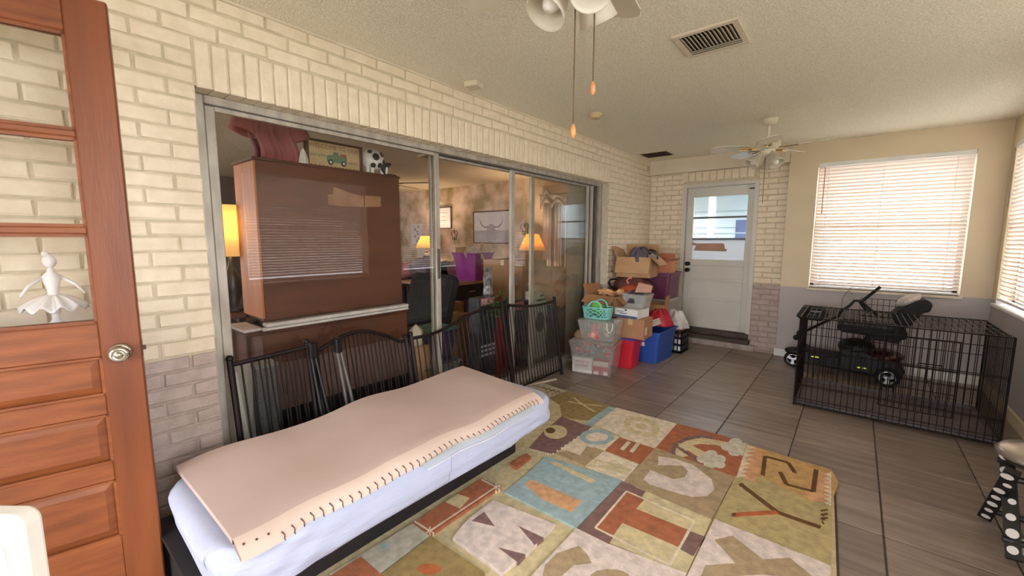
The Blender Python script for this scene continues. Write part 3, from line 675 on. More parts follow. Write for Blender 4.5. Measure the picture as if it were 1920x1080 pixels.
def ell(cx, cy, rx, ry, n=20, a0=0, a1=2*PI, rot=0):
    return [(cx+rx*math.cos(a0+(a1-a0)*k/n)*math.cos(rot)-ry*math.sin(a0+(a1-a0)*k/n)*math.sin(rot), cy+rx*math.cos(a0+(a1-a0)*k/n)*math.sin(rot)+ry*math.sin(a0+(a1-a0)*k/n)*math.cos(rot)) for k in range(n)]
def ring(cx, cy, r0x, r0y, r1x, r1y, a0, a1, n=14):
    o = [(cx+r1x*math.cos(a0+(a1-a0)*k/n), cy+r1y*math.sin(a0+(a1-a0)*k/n)) for k in range(n+1)]
    i = [(cx+r0x*math.cos(a0+(a1-a0)*k/n), cy+r0y*math.sin(a0+(a1-a0)*k/n)) for k in range(n+1)]
    return o+i[::-1]
patch('grey', [(100, 30), (300, 95), (200, 150), (60, 130)])
for i in range(5):
    for j in range(3): patch('olive', ell(170+i*26+j*10, 75+i*7+j*13, 8, 5, 6))
patch('olive', [(300, 95), (548, 182), (420, 255), (265, 235), (255, 170), (200, 130)])
stroke('lk', [(330, 130), (372, 165)], .02); stroke('lk', [(372, 165), (480, 175)], .02); stroke('lk', [(372, 165), (300, 150)], .02); stroke('lk', [(372, 165), (440, 205)], .02)
patch('teal', [(515, 178), (556, 186), (450, 262), (420, 285), (385, 268)])
patch('cream', [(558, 184), (882, 270), (762, 402), (620, 352), (440, 272)])
for rr in (.95, .6, .3): patch('lk' if rr != .6 else 'cream', ell(690, 285, 105*rr, 52*rr, 18, rot=.25))
patch('brown', [(262, 232), (425, 288), (222, 432), (90, 398), (170, 310)])
for k in range(10): patch('cream', ell(418-k*22, 295+k*15, 5, 3.5, 6)); patch('cream', ell(100+k*13, 408+k*3, 4, 3, 6)) if k < 9 else None
patch('lk', ell(232, 315, 62, 36, 18)); patch('dk', ell(205, 308, 26, 16, 12))
patch('cream', [(425, 292), (570, 345), (500, 412), (440, 392), (362, 442), (265, 402)])
patch('teal', ring(452, 343, 60, 24, 92, 42, 0, PI)); patch('teal', ring(452, 343, 60, 24, 92, 42, PI, 2*PI))
patch('rust', [(572, 345), (762, 405), (690, 487), (497, 412)])
stroke('cream', [(585, 412), (624, 368)], .026); stroke('cream', [(635, 424), (672, 378)], .026)
patch('tan', [(400, 392), (495, 418), (392, 497), (235, 430), (290, 415), (362, 442)])
patch('cream', [(490, 418), (675, 490), (595, 582), (392, 497)]); patch('khaki', [(400, 498), (440, 462), (600, 495), (640, 520), (600, 545), (520, 520)])
patch('cream', [(455, 472), (530, 490), (440, 497)])
patch('rust', [(880, 272), (1130, 338), (1250, 385), (1190, 560), (1128, 548), (765, 402)])
patch('brown', ring(1010, 425, 140, 72, 165, 92, PI*.95, PI*1.62)+[]); patch('lk', ring(1010, 425, 80, 44, 140, 74, PI*.85, PI*1.66))
patch('lk', [(1005, 345), (1150, 372), (1150, 398), (1005, 375)]); patch('brown', [(845, 380), (870, 385), (1000, 460), (985, 475)]); patch('lk', [(880, 380), (930, 375), (1040, 430), (1000, 455)])
for cx, cy, s in ((1190, 400, 1), (1060, 465, 1)):
    for dx, dy, r in ((-40, -5, 38), (0, -28, 36), (40, 0, 40), (0, 22, 40), (50, 30, 28)): patch('white', ell(cx+dx, cy+dy, r, r*.62, 10))
patch('tan', [(764, 402), (1188, 558), (1062, 788), (598, 582)])
patch('pink', [(780, 448), (868, 462), (960, 492), (1062, 570), (1078, 625), (1040, 662), (960, 667), (860, 640), (735, 600), (700, 572), (738, 522), (860, 572), (920, 560), (938, 528), (905, 498), (778, 496)])
patch('khaki', [(592, 582), (1062, 788), (930, 1082), (343, 838)])
patch('brown', [(592, 582), (712, 638), (512, 922), (343, 838)]); patch('brown', [(945, 848), (1028, 880), (965, 985), (885, 942)])
patch('lk', [(610, 636), (972, 796), (840, 1032), (444, 832)])
patch('rust', [(610, 640), (705, 682), (660, 730), (935, 842), (888, 936), (588, 806), (540, 872), (450, 832)])
for a, b in (((610, 636), (972, 796)), ((972, 796), (840, 1032)), ((840, 1032), (444, 832)), ((444, 832), (610, 636))): stroke('cream', [a, b], .011)
patch('teal', [(180, 448), (588, 578), (343, 832), (-40, 640), (60, 560)])
patch('orange', [(95, 572), (372, 690), (318, 750), (160, 680), (70, 604)]); patch('lk', [(200, 482), (235, 480), (450, 580), (425, 596)])
patch('rust', [(72, 440), (104, 455), (28, 516), (-8, 494)])
# letter Z and Y column
patch('gold', [(1250, 386), (1560, 480), (1700, 520), (1740, 590), (1700, 700), (1580, 690), (1195, 552)])
patch('grn', [(1190, 556), (1330, 560), (1580, 690), (1705, 700), (1700, 1040), (1078, 790)])
patch('orange', [(1262, 392), (1340, 418), (1300, 590), (1210, 560)]); patch('orange', [(1560, 640), (1640, 520), (1690, 560), (1680, 690), (1590, 690)])
for k in range(8): patch('cream', [(1252-k*7, 390+k*21), (1298-k*7, 402+k*22), (1246-k*7, 412+k*22)])
for k in range(8): patch('cream', [(1700, 560+k*22), (1662, 545+k*22), (1700, 538+k*22)])
for s in ([(1335, 553), (1348, 452), (1470, 484), (1508, 540)], [(1428, 536), (1462, 602), (1604, 640), (1620, 524)]): stroke('dk', s, .022)
for s in ([(1222, 605), (1412, 752)], [(1412, 752), (1638, 832)]): stroke('dk', s, .028)
stroke('or2', [(1182, 766), (1412, 752)], .028)
for dx, dy in ((1222, 605), (1182, 766), (1632, 830)): patch('dk', ell(dx, dy, 14, 9, 8))
for k in range(3): stroke('dk', [(1646, 745+k*22), (1680, 738+k*22)], .008); stroke('dk', [(1650, 760+k*20), (1660, 775+k*20)], .006)
# lower rows
patch('pink', [(1078, 790), (1700, 1042), (1690, 1120), (920, 1120)])
patch('tan', [(1075, 902), (1175, 880), (1335, 1008), (1480, 1000), (1600, 1100), (1450, 1100), (1330, 1090), (1000, 1110), (1030, 1040), (1190, 1028)])
patch('pink', [(343, 840), (512, 924), (930, 1082), (900, 1140), (60, 1140)])
patch('tan', [(355, 935), (400, 980), (425, 1030), (330, 1040), (262, 1100), (160, 1110), (175, 1040), (240, 975)])
patch('tan', ell(520, 1110, 110, 50, 14))
patch('rust', [(962, 512), (1068, 568), (650, 856), (550, 782)], g7)
patch('lk', [(820, 605), (892, 632), (835, 695), (745, 655)], g7)
for s in ([(962, 520), (1048, 565)], [(1048, 565), (655, 830)], [(655, 830), (560, 770)]): stroke('cream', s, .010, g7)
for c in ((1048, 565), (655, 828)):
    for s in ((-22, -14, 22, 14), (-22, 14, 22, -14), (0, -24, 0, 24)): stroke('cream', [(c[0]+s[0], c[1]+s[1]), (c[0]+s[2], c[1]+s[3])], .006, g7)
patch('pink', [(1030, 645), (1400, 790), (1240, 960), (1080, 1082), (790, 870), (880, 760)], g7)
for tr in ([(978, 716), (1042, 804), (902, 770)], [(1180, 800), (1332, 872), (1278, 916)], [(1060, 930), (1224, 972), (1178, 1020)]): patch('brown', tr, g7)
patch('rust', [(1232, 364), (1257, 384), (1168, 450), (1128, 424)], g7)
patch('grey', [(552, 785), (650, 858), (350, 1090), (60, 1090)], g7)
for c in ((385, 925, 26, 16), (240, 1035, 34, 20), (160, 1065, 30, 16)): patch('teal', ell(*c, 8), g7)
patch('olive', ell(200, 1040, 22, 12, 8), g7)
patch('olive', [(662, 862), (980, 1080), (940, 1120), (330, 1120)], g7); patch('or2', ell(650, 1062, 70, 34, 12), g7)
# beyond the picture, in front of the camera's feet
for i, (c, x0, x1, y0, y1) in enumerate((('rust', .75, 1.15, .45, .85), ('cream', 1.2, 1.7, .45, 1.0), ('brown', 1.75, 2.2, .5, 1.1))): patch(c, [(x0, y0), (x1, y0), (x1, y1), (x0, y1)], None)
pat.build('pattern', rmats, rug)
tag(B(RZ(-.32, (.02, 3.05, 0))).cbox(0.0, .022, 2.98, 3.35, 0.001, .016, .003).build('wooden_strip', M('pale_strip', (206, 190, 164), .6)), 'pale wooden strip on the floor at the foot of the black metal gates', 'strip')

# ================================================================ living room behind the glass
LX, LY = -6.2, 5.99
faux = M('mottled_olive_gold', (156, 134, 92), .7, (226, 198, 176), 3.4, bump=.05, bs=30, lo=.36, hi=.64, detail=7)
faux_o = M('mottled_amber', (196, 146, 92), .7, (176, 126, 78), 3, lo=.3, hi=.7)
dark_w = M('dark_taupe_wall', (92, 82, 78), .7, (80, 70, 66), 2)
plank = [M('living_plank_%s' % c, r, .45, r2, 2, st=(1, 10, 1)) for c, r, r2 in (('a', (116, 84, 76), (84, 58, 52)), ('b', (128, 98, 88), (96, 70, 62)))]
lf = struct(B().box(LX, -.201, -1.4, LY+.1, -.06, -.012).build('floor', grout))
pm = [B().cbox(-.6, .6, -.095, .095, -.012, 0, .002).mesh('floor_plank', m) for m in plank]
for j in range(39):
    for i in range(-5, 0):
        x = -.76+(i+1)*1.203-(.6 if j % 2 else 0)
        if x > LX+.3: inst('floor_plank', random.choice(pm), (x, -1.3+j*.19, 0), lf)
        if j % 2 and i == -1: inst('floor_plank', random.choice(pm), (-.457, -1.3+j*.19, 0), lf, sc=(.49, 1, 1))
struct(B().box(LX, -.201, -1.4, LY+.1, H, H+.1).build('ceiling', M('living_popcorn', (200, 184, 158), .9, (222, 208, 184), 70, bump=1.0, bs=95, lo=.4, hi=.62)))
struct(B().box(LX-.1, -.201, LY, LY+.1, 0, H).build('wall_back', faux))
struct(B().box(LX-.1, LX, -1.4, LY+.1, 0, H).build('wall_left', dark_w))
struct(B().box(LX-.1, -4.6, -1.5, -1.4, 0, H).box(-2.4, -.201, -1.5, -1.4, 0, H).box(-4.6, -2.4, -1.5, -1.4, 0, .9).box(-4.6, -2.4, -1.5, -1.4, 2.1, H).build('wall_front', dark_w))  # opening added to let the living room fill light in
struct(B().box(-1.95, -1.93, LY-.02, LY, 0, H).box(-1.93, -.201, LY-.02, LY-.001, 0, H).build('wall_back', faux_o))

def lamp(name, label, x, y, zb, z0, z1, r0, r1, shade_rgb, e, basecol, group=None, power=12, striped=False, wc=(1, .74, .48)):
    t = thing(name, label, 'lamp', (x, y, zb), group)
    if striped:
        b1 = B(); b2 = B(); hh = (z0-.06-zb)
        for k in range(8):
            r = .045+.022*math.sin(k*.45+.4); (b1 if k % 2 else b2).lathe([(r, 0), (r+.004, hh/16), (r, hh/8)], (x, y, zb+.02+k*hh/8*.95), 14)
        b2.lathe([(.07, 0), (.07, .015), (.04, .02), (0, .02)], (x, y, zb), 16)
        b1.build('base_band', M('lamp_band_dark', (60, 44, 40), .4), t, True); b2.build('base', basecol, t, True)
    else:
        B().lathe([(.075, 0), (.075, .02), (.03, .04), (.055, .12), (.06, .2), (.025, .28), (.012, .32), (.012, z0-zb-.0), (0, z0-zb)], (x, y, zb), 18).build('base', basecol, t, True)
    B().tube([(x, y, z0-.08), (x, y, z0+.03)], .008, 8).build('neck', brass, t)
    B().shell([(r0, z0-zb), (r1, z1-zb)], (x, y, zb), 28).build('shade', translucent(name+'_shade_'+str(shade_rgb[1]), shade_rgb, .55, e, shade_rgb, .8), t, True, solid=.003)
    B().ball((x, y, (z0+z1)/2), .03, 10, 8).build('bulb', translucent('lamp_bulb', (255, 220, 160), .3, 3), t, True)
    point('lamp_light', (x, y, (z0+z1)/2+.06), power, wc, .04)
    return t
# side table and lamp behind the near end of the hutch
LP = at(431, 433, 'x', -.92); tag(B().cbox(LP.x-.16, LP.x+.16, LP.y-.16, LP.y+.08, .86, .89, .006).box(LP.x-.15, LP.x-.11, LP.y-.15, LP.y-.11, 0, .86).box(LP.x+.11, LP.x+.15, LP.y-.15, LP.y-.11, 0, .86).box(LP.x-.15, LP.x-.11, LP.y+.05, LP.y+.09, 0, .86).box(LP.x+.11, LP.x+.15, LP.y+.05, LP.y+.09, 0, .86).build('side_table', wal), 'tall dark side table holding the drum lamp beside the hutch', 'table')
lamp('table_lamp', 'table lamp with a yellow drum shade beside the wooden hutch', LP.x, LP.y-.01, .891, LP.z-.165, LP.z+.165, .110, .106, (255, 226, 160), .5, M('lamp_dark', (50, 42, 40), .4), power=9, wc=(1, .84, .62))
tag(B().cbox(LX+.001, LX+.04, 2.5, 2.9, 1.45, 1.85, .005).build('wall_frame', M('pale_frame', (190, 180, 176), .5)), 'small pale frame on the dark wall beyond the drum lamp', 'picture')
# hutch: upper cabinet seen from its brown back, honey-coloured side
HX0, HX1, HY0, HY1 = -.80, -.46, .965, 1.965
hb = M('hutch_back', (104, 58, 36), .6, (84, 44, 26), 3, st=(1, 1, 4), lo=.3, hi=.7)
t = thing('hutch_cabinet', 'tall brown hutch top with plain back turned to the glass and honey side panel', 'cabinet', (-.63, 1.46, .87))
B().box(HX1-.012, HX1, HY0+.01, HY1, .885, 1.83).build('back_panel', hb, t)
B().cbox(HX0, HX1-.012, HY0-.0, HY0+.02, .88, 1.83, .003).build('side_panel', wal_e, t); B().cbox(HX0, HX1-.012, HY1-.02, HY1, .88, 1.83, .003).build('side_panel', wal_e, t)
B().cbox(HX0-.01, HX1+.004, HY0-.01, HY1+.01, 1.83, 1.848, .003).build('top_board', wal, t); B().box(HX0, HX1-.01, HY0, HY1, .872, .885).build('bottom_board', wal, t)
for z in (1.18, 1.5): B().box(HX0+.02, HX1-.012, HY0+.02, HY1-.02, z, z+.018).build('shelf', wal_e, t)
sc_ = M('bare_scuff', (156, 116, 84), .7, (132, 92, 62), 10)
B().prism([(1.40, 1.60), (1.50, 1.595), (1.66, 1.60), (1.66, 1.675), (1.56, 1.69), (1.44, 1.72), (1.435, 1.67), (1.40, 1.665)], 'x', HX1, HX1+.0015).build('torn_patch', sc_, t)
B().prism([(1.67, 1.60), (1.80, 1.61), (1.80, 1.685), (1.67, 1.68)], 'x', HX1, HX1+.0022).build('torn_patch', sc_, t)
# lower buffet with pale stone top
t = thing('buffet_cabinet', 'brown lower buffet with a white stone top edge, carrying the hutch', 'cabinet', (-.65, 1.4, 0))
B().box(-.96, -.44, .94, 1.99, .06, .80).build('body', hb, t)
B().cbox(-.74, -.415, .86, 1.995, .80, .822, .004).build('top_board', wal, t)
B().cbox(-.72, -.43, .84, .95, .823, .84, .004).build('stone_end', M('pale_marble', (226, 218, 214), .25, (206, 198, 196), 8), t)
B().cbox(-.47, -.40, .955, 1.985, .842, .866, .006).build('stone_edge', M('pale_marble', (226, 218, 214), .25), t)
B().cbox(-.46, -.395, .93, 1.98, .823, .840, .005).build('stone_edge', M('pale_marble', (226, 218, 214), .25), t)
B().box(-.44, -.434, .98, 1.97, .30, .60).build('back_board', M('pale_back_board', (128, 98, 90), .7), t)
B().box(-.445, -.43, .86, 1.99, .0, .30).build('plinth', M('black_base', (22, 17, 16)), t)
# things on the hutch top
rose = M('dusty_rose_cloth', (164, 92, 96), .85, (146, 78, 82), 6, bump=.2, bs=9)
t = thing('pink_shirt', 'dusty pink short-sleeved shirt draped on top of the hutch', 'shirt', (-.62, 1.10, 1.85))
zb = 1.849
def shirt(u, v):
    y = .985+.05*(1-v)+u*(.29-.05*(1-v)-.03*v); fold = .018*math.sin(u*17+v*2)+.01*math.sin(u*31)
    return (-.55-.02*math.sin(u*PI)+fold+.03*v*0, y+.012*math.sin(v*9), zb+.002+v*.36)
b = B(); b.grid(shirt, 30, 14); b.grid(lambda u, v: (shirt(1-u, v)[0]-.13+.06*abs(u-.5), shirt(1-u, v)[1], shirt(1-u, v)[2]), 30, 14)
b.build('bodice', rose, t, True, solid=.004)
for y0, s in ((1.01, -1), (1.245, 1)):
    b = B(); b.shell([(.075, -.10), (.07, -.03), (.06, .05), (.055, .10)], (-.60, y0+s*.015, 2.10), 14, 0, look((0, -s*.30, .9))); b.build('sleeve', rose, t, True, solid=.004)
tag(B().lathe([(.035, 0), (.03, .04), (.018, .08), (.0, .11)], (-.53, 1.285, zb), 4).build('paper_cone', paper), 'small white paper cone beside the pink shirt on the hutch', 'ornament')
t = thing('welcome_sign', 'framed wooden sign with a green truck and welcome lettering on the hutch', 'sign', (-.56, 1.51, zb))
yc, hw, hz = 1.515, .205, .185
brd = M('sign_board', (206, 178, 136), .6, (192, 162, 120), 10); sx = -.56
B().box(sx-.01, sx+.002, yc-hw+.01, yc+hw-.01, zb+.01, zb+hz-.01).build('board', brd, t)
B().cbox(sx-.02, sx+.014, yc-hw, yc+hw, zb+hz-.014, zb+hz, .003).cbox(sx-.02, sx+.014, yc-hw, yc-hw+.022, zb, zb+hz, .003).cbox(sx-.02, sx+.014, yc+hw-.022, yc+hw, zb, zb+hz, .003).cbox(sx-.02, sx+.014, yc-hw, yc+hw, zb, zb+.008, .003).build('frame', wal, t)
txd = M('sign_ink', (150, 112, 84), .7)
text('WELCOME TO OUR', 'lettering', txd, t, (sx+.003, yc, zb+.145), FACE_PX, .040)
text('pumpkin', 'lettering', M('sign_green', (96, 124, 84), .7), t, (sx+.003, yc-.115, zb+.088), FACE_PX, .032)
text('patch', 'lettering', txd, t, (sx+.003, yc+.135, zb+.062), FACE_PX, .030)
gt = M('truck_green', (96, 126, 92), .5); xs = sx+.002
tr = B().prism([(yc-.06, zb+.050), (yc-.06, zb+.085), (yc-.045, zb+.095), (yc-.015, zb+.098), (yc-.008, zb+.118), (yc+.022, zb+.118), (yc+.034, zb+.095), (yc+.085, zb+.092), (yc+.085, zb+.050)], 'x', xs, xs+.003).build('truck_picture', gt, t)
for q in (-.035, .06):
    B().lathe([(.018, 0), (.018, .005), (0, .005)], (xs, yc+q, zb+.048), 14, 0, look((1, 0, 0))).build('wheel', blackm, tr); B().lathe([(.009, 0), (.009, .006), (0, .006)], (xs, yc+q, zb+.048), 12, 0, look((1, 0, 0))).build('hubcap', paper, tr)
for q in range(3): B().ball((xs+.002, yc+.045+q*.015, zb+.103), (.003, .009, .012), 8, 6).build('pumpkin', M('pumpkin_red', (170, 84, 58), .6), tr)
for k in range(13): B().lathe([(.006, 0), (.006, .002), (0, .002)], (xs, yc-.17+k*.028, zb+.016), 7, 0, look((1, 0, 0))).build('berry_dot', M('berry', (150, 62, 48), .6), t)
# cow ornament
t = thing('cow_ornament', 'black and white patched cow ornament with folded legs on the hutch', 'ornament', (-.55, 1.84, zb))
cw = M('cow_white', (232, 228, 220), .5); ck = M('cow_black', (24, 20, 20), .5)
body = B().ball((-.56, 1.815, zb+.115), (.06, .085, .082), 18, 12).build('body', cw, t, True)
for y, z, a, c in ((1.765, .16, .018, .018), (1.80, .125, .028, .028), (1.855, .15, .022, .022), (1.872, .10, .018, .028), (1.785, .065, .02, .024), (1.835, .07, .02, .014)):
    dx = math.sqrt(max(.05, 1-((y-1.815)/.085)**2-((z-.115)/.082)**2))*.06
    nn = Vector((dx/.06**2, (y-1.815)/.085**2, (z-.115)/.082**2)).normalized()
    B().lathe([(0, -.002), (a*.9, 0), (a, .002), (a*.6, .005), (0, .006)], (-.56+dx, y, zb+z), 9, 0, look(nn)).build('patch', ck, body, True)
B().ball((-.53, 1.885, zb+.055), (.03, .028, .045), 12, 9).build('head', ck, t, True); B().ball((-.508, 1.89, zb+.04), (.014, .012, .03), 10, 8).build('blaze', cw, t, True)
for y in (1.75, 1.79, 1.87): B().lathe([(.014, 0), (.013, .03), (.012, .07), (0, .09)], (-.535, y, zb), 10).build('leg', cw, t, True)
B().ball((-.52, 1.93, zb+.008), (.04, .055, .008), 16, 6).build('hat_brim', ck, t, True)
# living room fan and vent
fan((-2.95, 3.55), 2.19, .55, 'dark brown ceiling fan inside the living room, seen past the hutch', .66, n=5, shades=((0, .6), (2.1, .6), (4.2, .6)), mats=M('fan_brown', (66, 46, 36), .4))
p = at(815, 291, 'z', H)
t = thing('ceiling_vent', 'small ceiling vent inside the living room above the glass mullion', 'vent', p)
B().box(p.x-.2, p.x+.2, p.y-.12, p.y+.12, H-.01, H).build('frame', cream, t)
for k in range(4): B().box(p.x-.17, p.x+.17, p.y-.09+k*.05, p.y-.07+k*.05, H-.014, H-.01).build('slot', M('duct_brown', (74, 56, 46)), t)
# pictures on the far wall
def picture(label, px0, py0, px1, py1, frame, inner, wd=.02, name='wall_picture'):
    a = at(px0, py0, 'y', LY-.03); b_ = at(px1, py1, 'y', LY-.03); x0, x1, z1, z0 = a.x, b_.x, a.z, b_.z
    t = thing(name, label, 'picture', ((x0+x1)/2, LY-.02, z0))
    B().cbox(x0, x1, LY-.035, LY-.001, z0, z0+wd, .003).cbox(x0, x1, LY-.035, LY-.001, z1-wd, z1, .003).cbox(x0, x0+wd, LY-.035, LY-.001, z0, z1, .003).cbox(x1-wd, x1, LY-.035, LY-.001, z0, z1, .003).build('frame', frame, t)
    B().box(x0+wd*.9, x1-wd*.9, LY-.025, LY-.01, z0+wd*.9, z1-wd*.9).build('canvas', inner, t); return t, x0, x1, z0, z1
cv = M('canvas_pale', (226, 220, 218), .7, (206, 202, 206), 3)
wht = M('frame_white', (224, 218, 208), .5)
t, x0, x1, z0, z1 = picture('small white picture of grey florals at the back of the living room', 771, 420, 792, 458, wht, cv)
for k in range(7): B().ball(((x0+x1)/2+.07*math.sin(k*2.3), LY-.027, z0+.07+(z1-z0-.14)*k/6), (.035, .002, .025), 8, 5).build('floral_print', M('grey_print', (150, 146, 152), .8), t)
t, x0, x1, z0, z1 = picture('medium framed picture with faint script above the glowing lamp', 818, 389, 846, 429, wal, cv)
for k in range(3): text(('blessed', 'home', 'gather')[k] if False else ('~~~', '~~', '~~~')[k], 'script_print', M('script_gold', (168, 142, 92), .8), t, ((x0+x1)/2, LY-.027, z1-.12-k*.08), FACE_NY, .13)
t, x0, x1, z0, z1 = picture('large framed picture of a long-horned highland cow in pale grey', 887, 397, 957, 457, wal, cv, .022)
cx, cz = (x0+x1)/2, (z0+z1)/2; g1 = M('cow_grey', (168, 160, 160), .8); g2 = M('cow_grey_dark', (138, 130, 130), .8); yp = LY-.0275
B().box(x0+.025, x1-.025, LY-.028, LY-.026, z0+.025, cz-.06).build('hill_print', M('hill_print', (186, 180, 182), .8, (170, 164, 168), 5), t)
b = B().prism([(cx-.12, z0+.03), (cx-.13, cz-.12), (cx-.10, cz-.02), (cx-.05, cz+.05), (cx, cz+.07), (cx+.05, cz+.05), (cx+.10, cz-.02), (cx+.13, cz-.12), (cx+.12, z0+.03)], 'y', yp-.003, yp); b.build('cow_print', g1, t)
b = B().tube([(cx-.07, yp-.003, cz+.01), (cx-.18, yp-.003, cz), (cx-.26, yp-.003, cz+.06), (cx-.30, yp-.003, cz+.15)], [.014, .012, .009, .003], 6).tube([(cx+.07, yp-.003, cz+.01), (cx+.18, yp-.003, cz), (cx+.26, yp-.003, cz+.06), (cx+.30, yp-.003, cz+.15)], [.014, .012, .009, .003], 6); b.build('horn_print', g2, t)
# wall sconces of curled iron
for px, py, lb in ((852, 443, 'curled black iron wall sconce between the framed script and the cow picture'), (984, 432, 'curled black iron wall sconce above the amber lamp, past the cow picture')):
    c = at(px, py, 'y', LY-.06); t = thing('wall_sconce', lb, 'sconce', c)
    for s in (-1, 1):
        B().tube([(c.x+s*(.05+.05*math.cos(a*.5))*(1-a*.03), LY-.06, c.z+.10*math.sin(a*.5)+.02) for a in range(0, 14)], .006, 5).build('scroll', wrought, t)
    B().tube([(c.x, LY-.06, c.z-.16), (c.x, LY-.06, c.z+.16)], .007, 5).build('stem', wrought, t)
    B().lathe([(.03, 0), (.035, .01), (.0, .012)], (c.x, LY-.08, c.z-.03), 12).build('candle_cup', wrought, t); B().lathe([(.016, 0), (.016, .07), (0, .072)], (c.x, LY-.08, c.z-.02), 10).build('candle', cream, t)
# window with swag valance
a = at(1020, 372, 'y', LY-.03); b_ = at(1060, 372, 'y', LY-.03)
x0, x1, zt = a.x, a.x+.44, a.z+.02
t = thing('swag_window', 'living room window with a draped swag valance and pale curtains', 'window', ((x0+x1)/2, LY-.04, .7))
B().box(x0, x1, LY-.035, LY-.021, .75, zt-.03).build('bright_pane', translucent('bright_pane', (236, 224, 220), .3, .5, (236, 214, 206)), t)
cu = M('curtain_taupe', (150, 128, 112), .9, (126, 104, 92), 5); cl = M('curtain_pale', (214, 196, 186), .9, (194, 174, 166), 5)
for q0, q1, m in ((x0+.02, x0+.15, cl), (x0+.17, x0+.24, cu), (x0+.26, x0+.37, cl), (x0+.39, x0+.45, cu)):
    b = B(); b.grid(lambda u, v: (q0+(q1-q0)*u, LY-.07+.015*math.sin(u*14), .45+v*(zt-.55)), 14, 2); b.build('curtain', m, t, True, solid=.004)
b = B(); b.grid(lambda u, v: (x0-.03+u*.5, LY-.10-.03*math.sin(v*PI*3)*math.sin(u*PI), zt+.02-(.10+.14*(1-abs(math.sin(u*PI*2))))*v-.02*math.cos(u*PI*2)+.12*math.exp(-((u-.25)/.12)**2)*(1-v)), 36, 10); b.build('swag', cu, t, True, solid=.006)
B().tube([(x0-.05, LY-.09, zt+.03), (x1+.05, LY-.09, zt+.03)], .01, 6).build('curtain_rod', wrought, t)
# far lamps and console tables
def side_table(x, y, lb, w=.5):
    t = thing('side_table', lb, 'table', (x, y, 0))
    B().cbox(x-w/2, x+w/2, y-.22, y+.22, .715, .745, .004).build('table_top', wal, t)
    for sx in (-1, 1):
        for sy in (-1, 1): B().box(x+sx*(w/2-.04)-.02, x+sx*(w/2-.04)+.02, y+sy*.17-.02, y+sy*.17+.02, 0, .715).build('leg', wal, t)
L2 = at(799, 453, 'y', 5.5); L3 = at(998, 455, 'y', 5.5)
side_table(L2.x, 5.5, 'dark side table under the lamp with the striped base', .7); side_table(L3.x, 5.5, 'dark side table under the amber lamp near the swag window', .6)
lamp('table_lamp', 'yellow-shaded lamp with a striped base on the far side table', L2.x, 5.5, .746, 1.20, 1.44, .21, .10, (255, 218, 130), .55, M('lamp_stone', (168, 150, 140), .5), striped=True, power=36)
lamp('table_lamp', 'lamp with an amber cone shade at the far end, near the swag window', L3.x, 5.5, .746, 1.20, 1.46, .22, .10, (255, 200, 112), .55, brass, power=48)
# sofa, dark clothes, mauve cushion, bed-like clutter
sf = M('dark_sofa', (58, 40, 44), .9, (44, 30, 34), 4)
sp = at(850, 520, 'y', 5.0)
t = thing('sofa', 'dark plum sofa heaped with clothes behind the desk', 'sofa', (-3.1, 5.5, 0))
B().cbox(-3.95, -2.45, 5.10, 5.66, .0, .45, .04).build('seat', sf, t); B().cbox(-3.95, -2.45, 5.66, 5.93, .1, .92, .04).build('backrest', sf, t); B().cbox(-2.45, -2.25, 5.10, 5.93, .1, .68, .03).build('arm', sf, t)
tag(B().cbox(-5.0, -4.02, 4.6, 5.2, .02, .60, .05).build('ottoman', M('ottoman_cloth', (74, 56, 60), .9)), 'dark padded ottoman in front of the striped lamp table', 'ottoman')
for i, (px, py, r, m, lb, nm, ct) in enumerate(((862, 496, .26, M('mauve_cloth', (120, 62, 78), .9), 'round mauve cushion on the sofa beside the purple tub', 'cushion', 'cushion'), (835, 500, .28, M('black_cloth', (26, 20, 24), .95), 'heap of black clothes on the sofa behind the mullion', 'clothes_heap', 'clothes'), (765, 500, .22, M('pinkish_cloth', (176, 110, 108), .9), 'small pile of pinkish linen near the striped lamp', 'linen_pile', 'linen'), (795, 512, .30, M('lilac_grey_cloth', (112, 92, 104), .9, (80, 64, 78), 8), 'crumpled lilac-grey blanket on the sofa arm', 'blanket', 'blanket'))):
    yb = 5.38 if i < 2 else 4.9; p = at(px, py, 'y', yb); random.seed(20+i)
    tag(B().ball((p.x, yb, max(p.z-r*.35, (.45 if i < 2 else .6)+r*.75)), (r, .22, r*.75), 16, 10, j=.12 if i else .02).build(nm, m, None, True), lb, ct)
# desk with black drawer front
de = thing('desk', 'black desk with a pale wooden top carrying the purple tub', 'desk', (-2.5, 4.4, 0))
dtop = M('desk_top', (190, 150, 124), .4, (176, 134, 108), 3); dk = M('desk_black', (18, 15, 17), .35)
B().cbox(-3.05, -2.05, 3.75, 5.05, .715, .75, .005).build('desk_top', dtop, de)
B().box(-2.11, -2.07, 3.80, 5.0, .50, .715).build('drawer_front', dk, de)
B().box(-3.0, -2.1, 3.80, 3.83, .66, .715).build('apron', dk, de)
for x, y in ((-2.12, 3.80), (-3.02, 3.80), (-2.12, 4.96), (-3.02, 4.96)): B().box(x, x+.05, y, y+.05, 0, .715).build('leg', dk, de)
for z in (.62, .56): B().ball((-2.06, 3.86, z), .012, 8, 6).build('drawer_knob', chrome, de, True)
B().cbox(-2.075, -2.06, 4.3, 4.42, .60, .612, .003).build('drawer_handle', chrome, de)

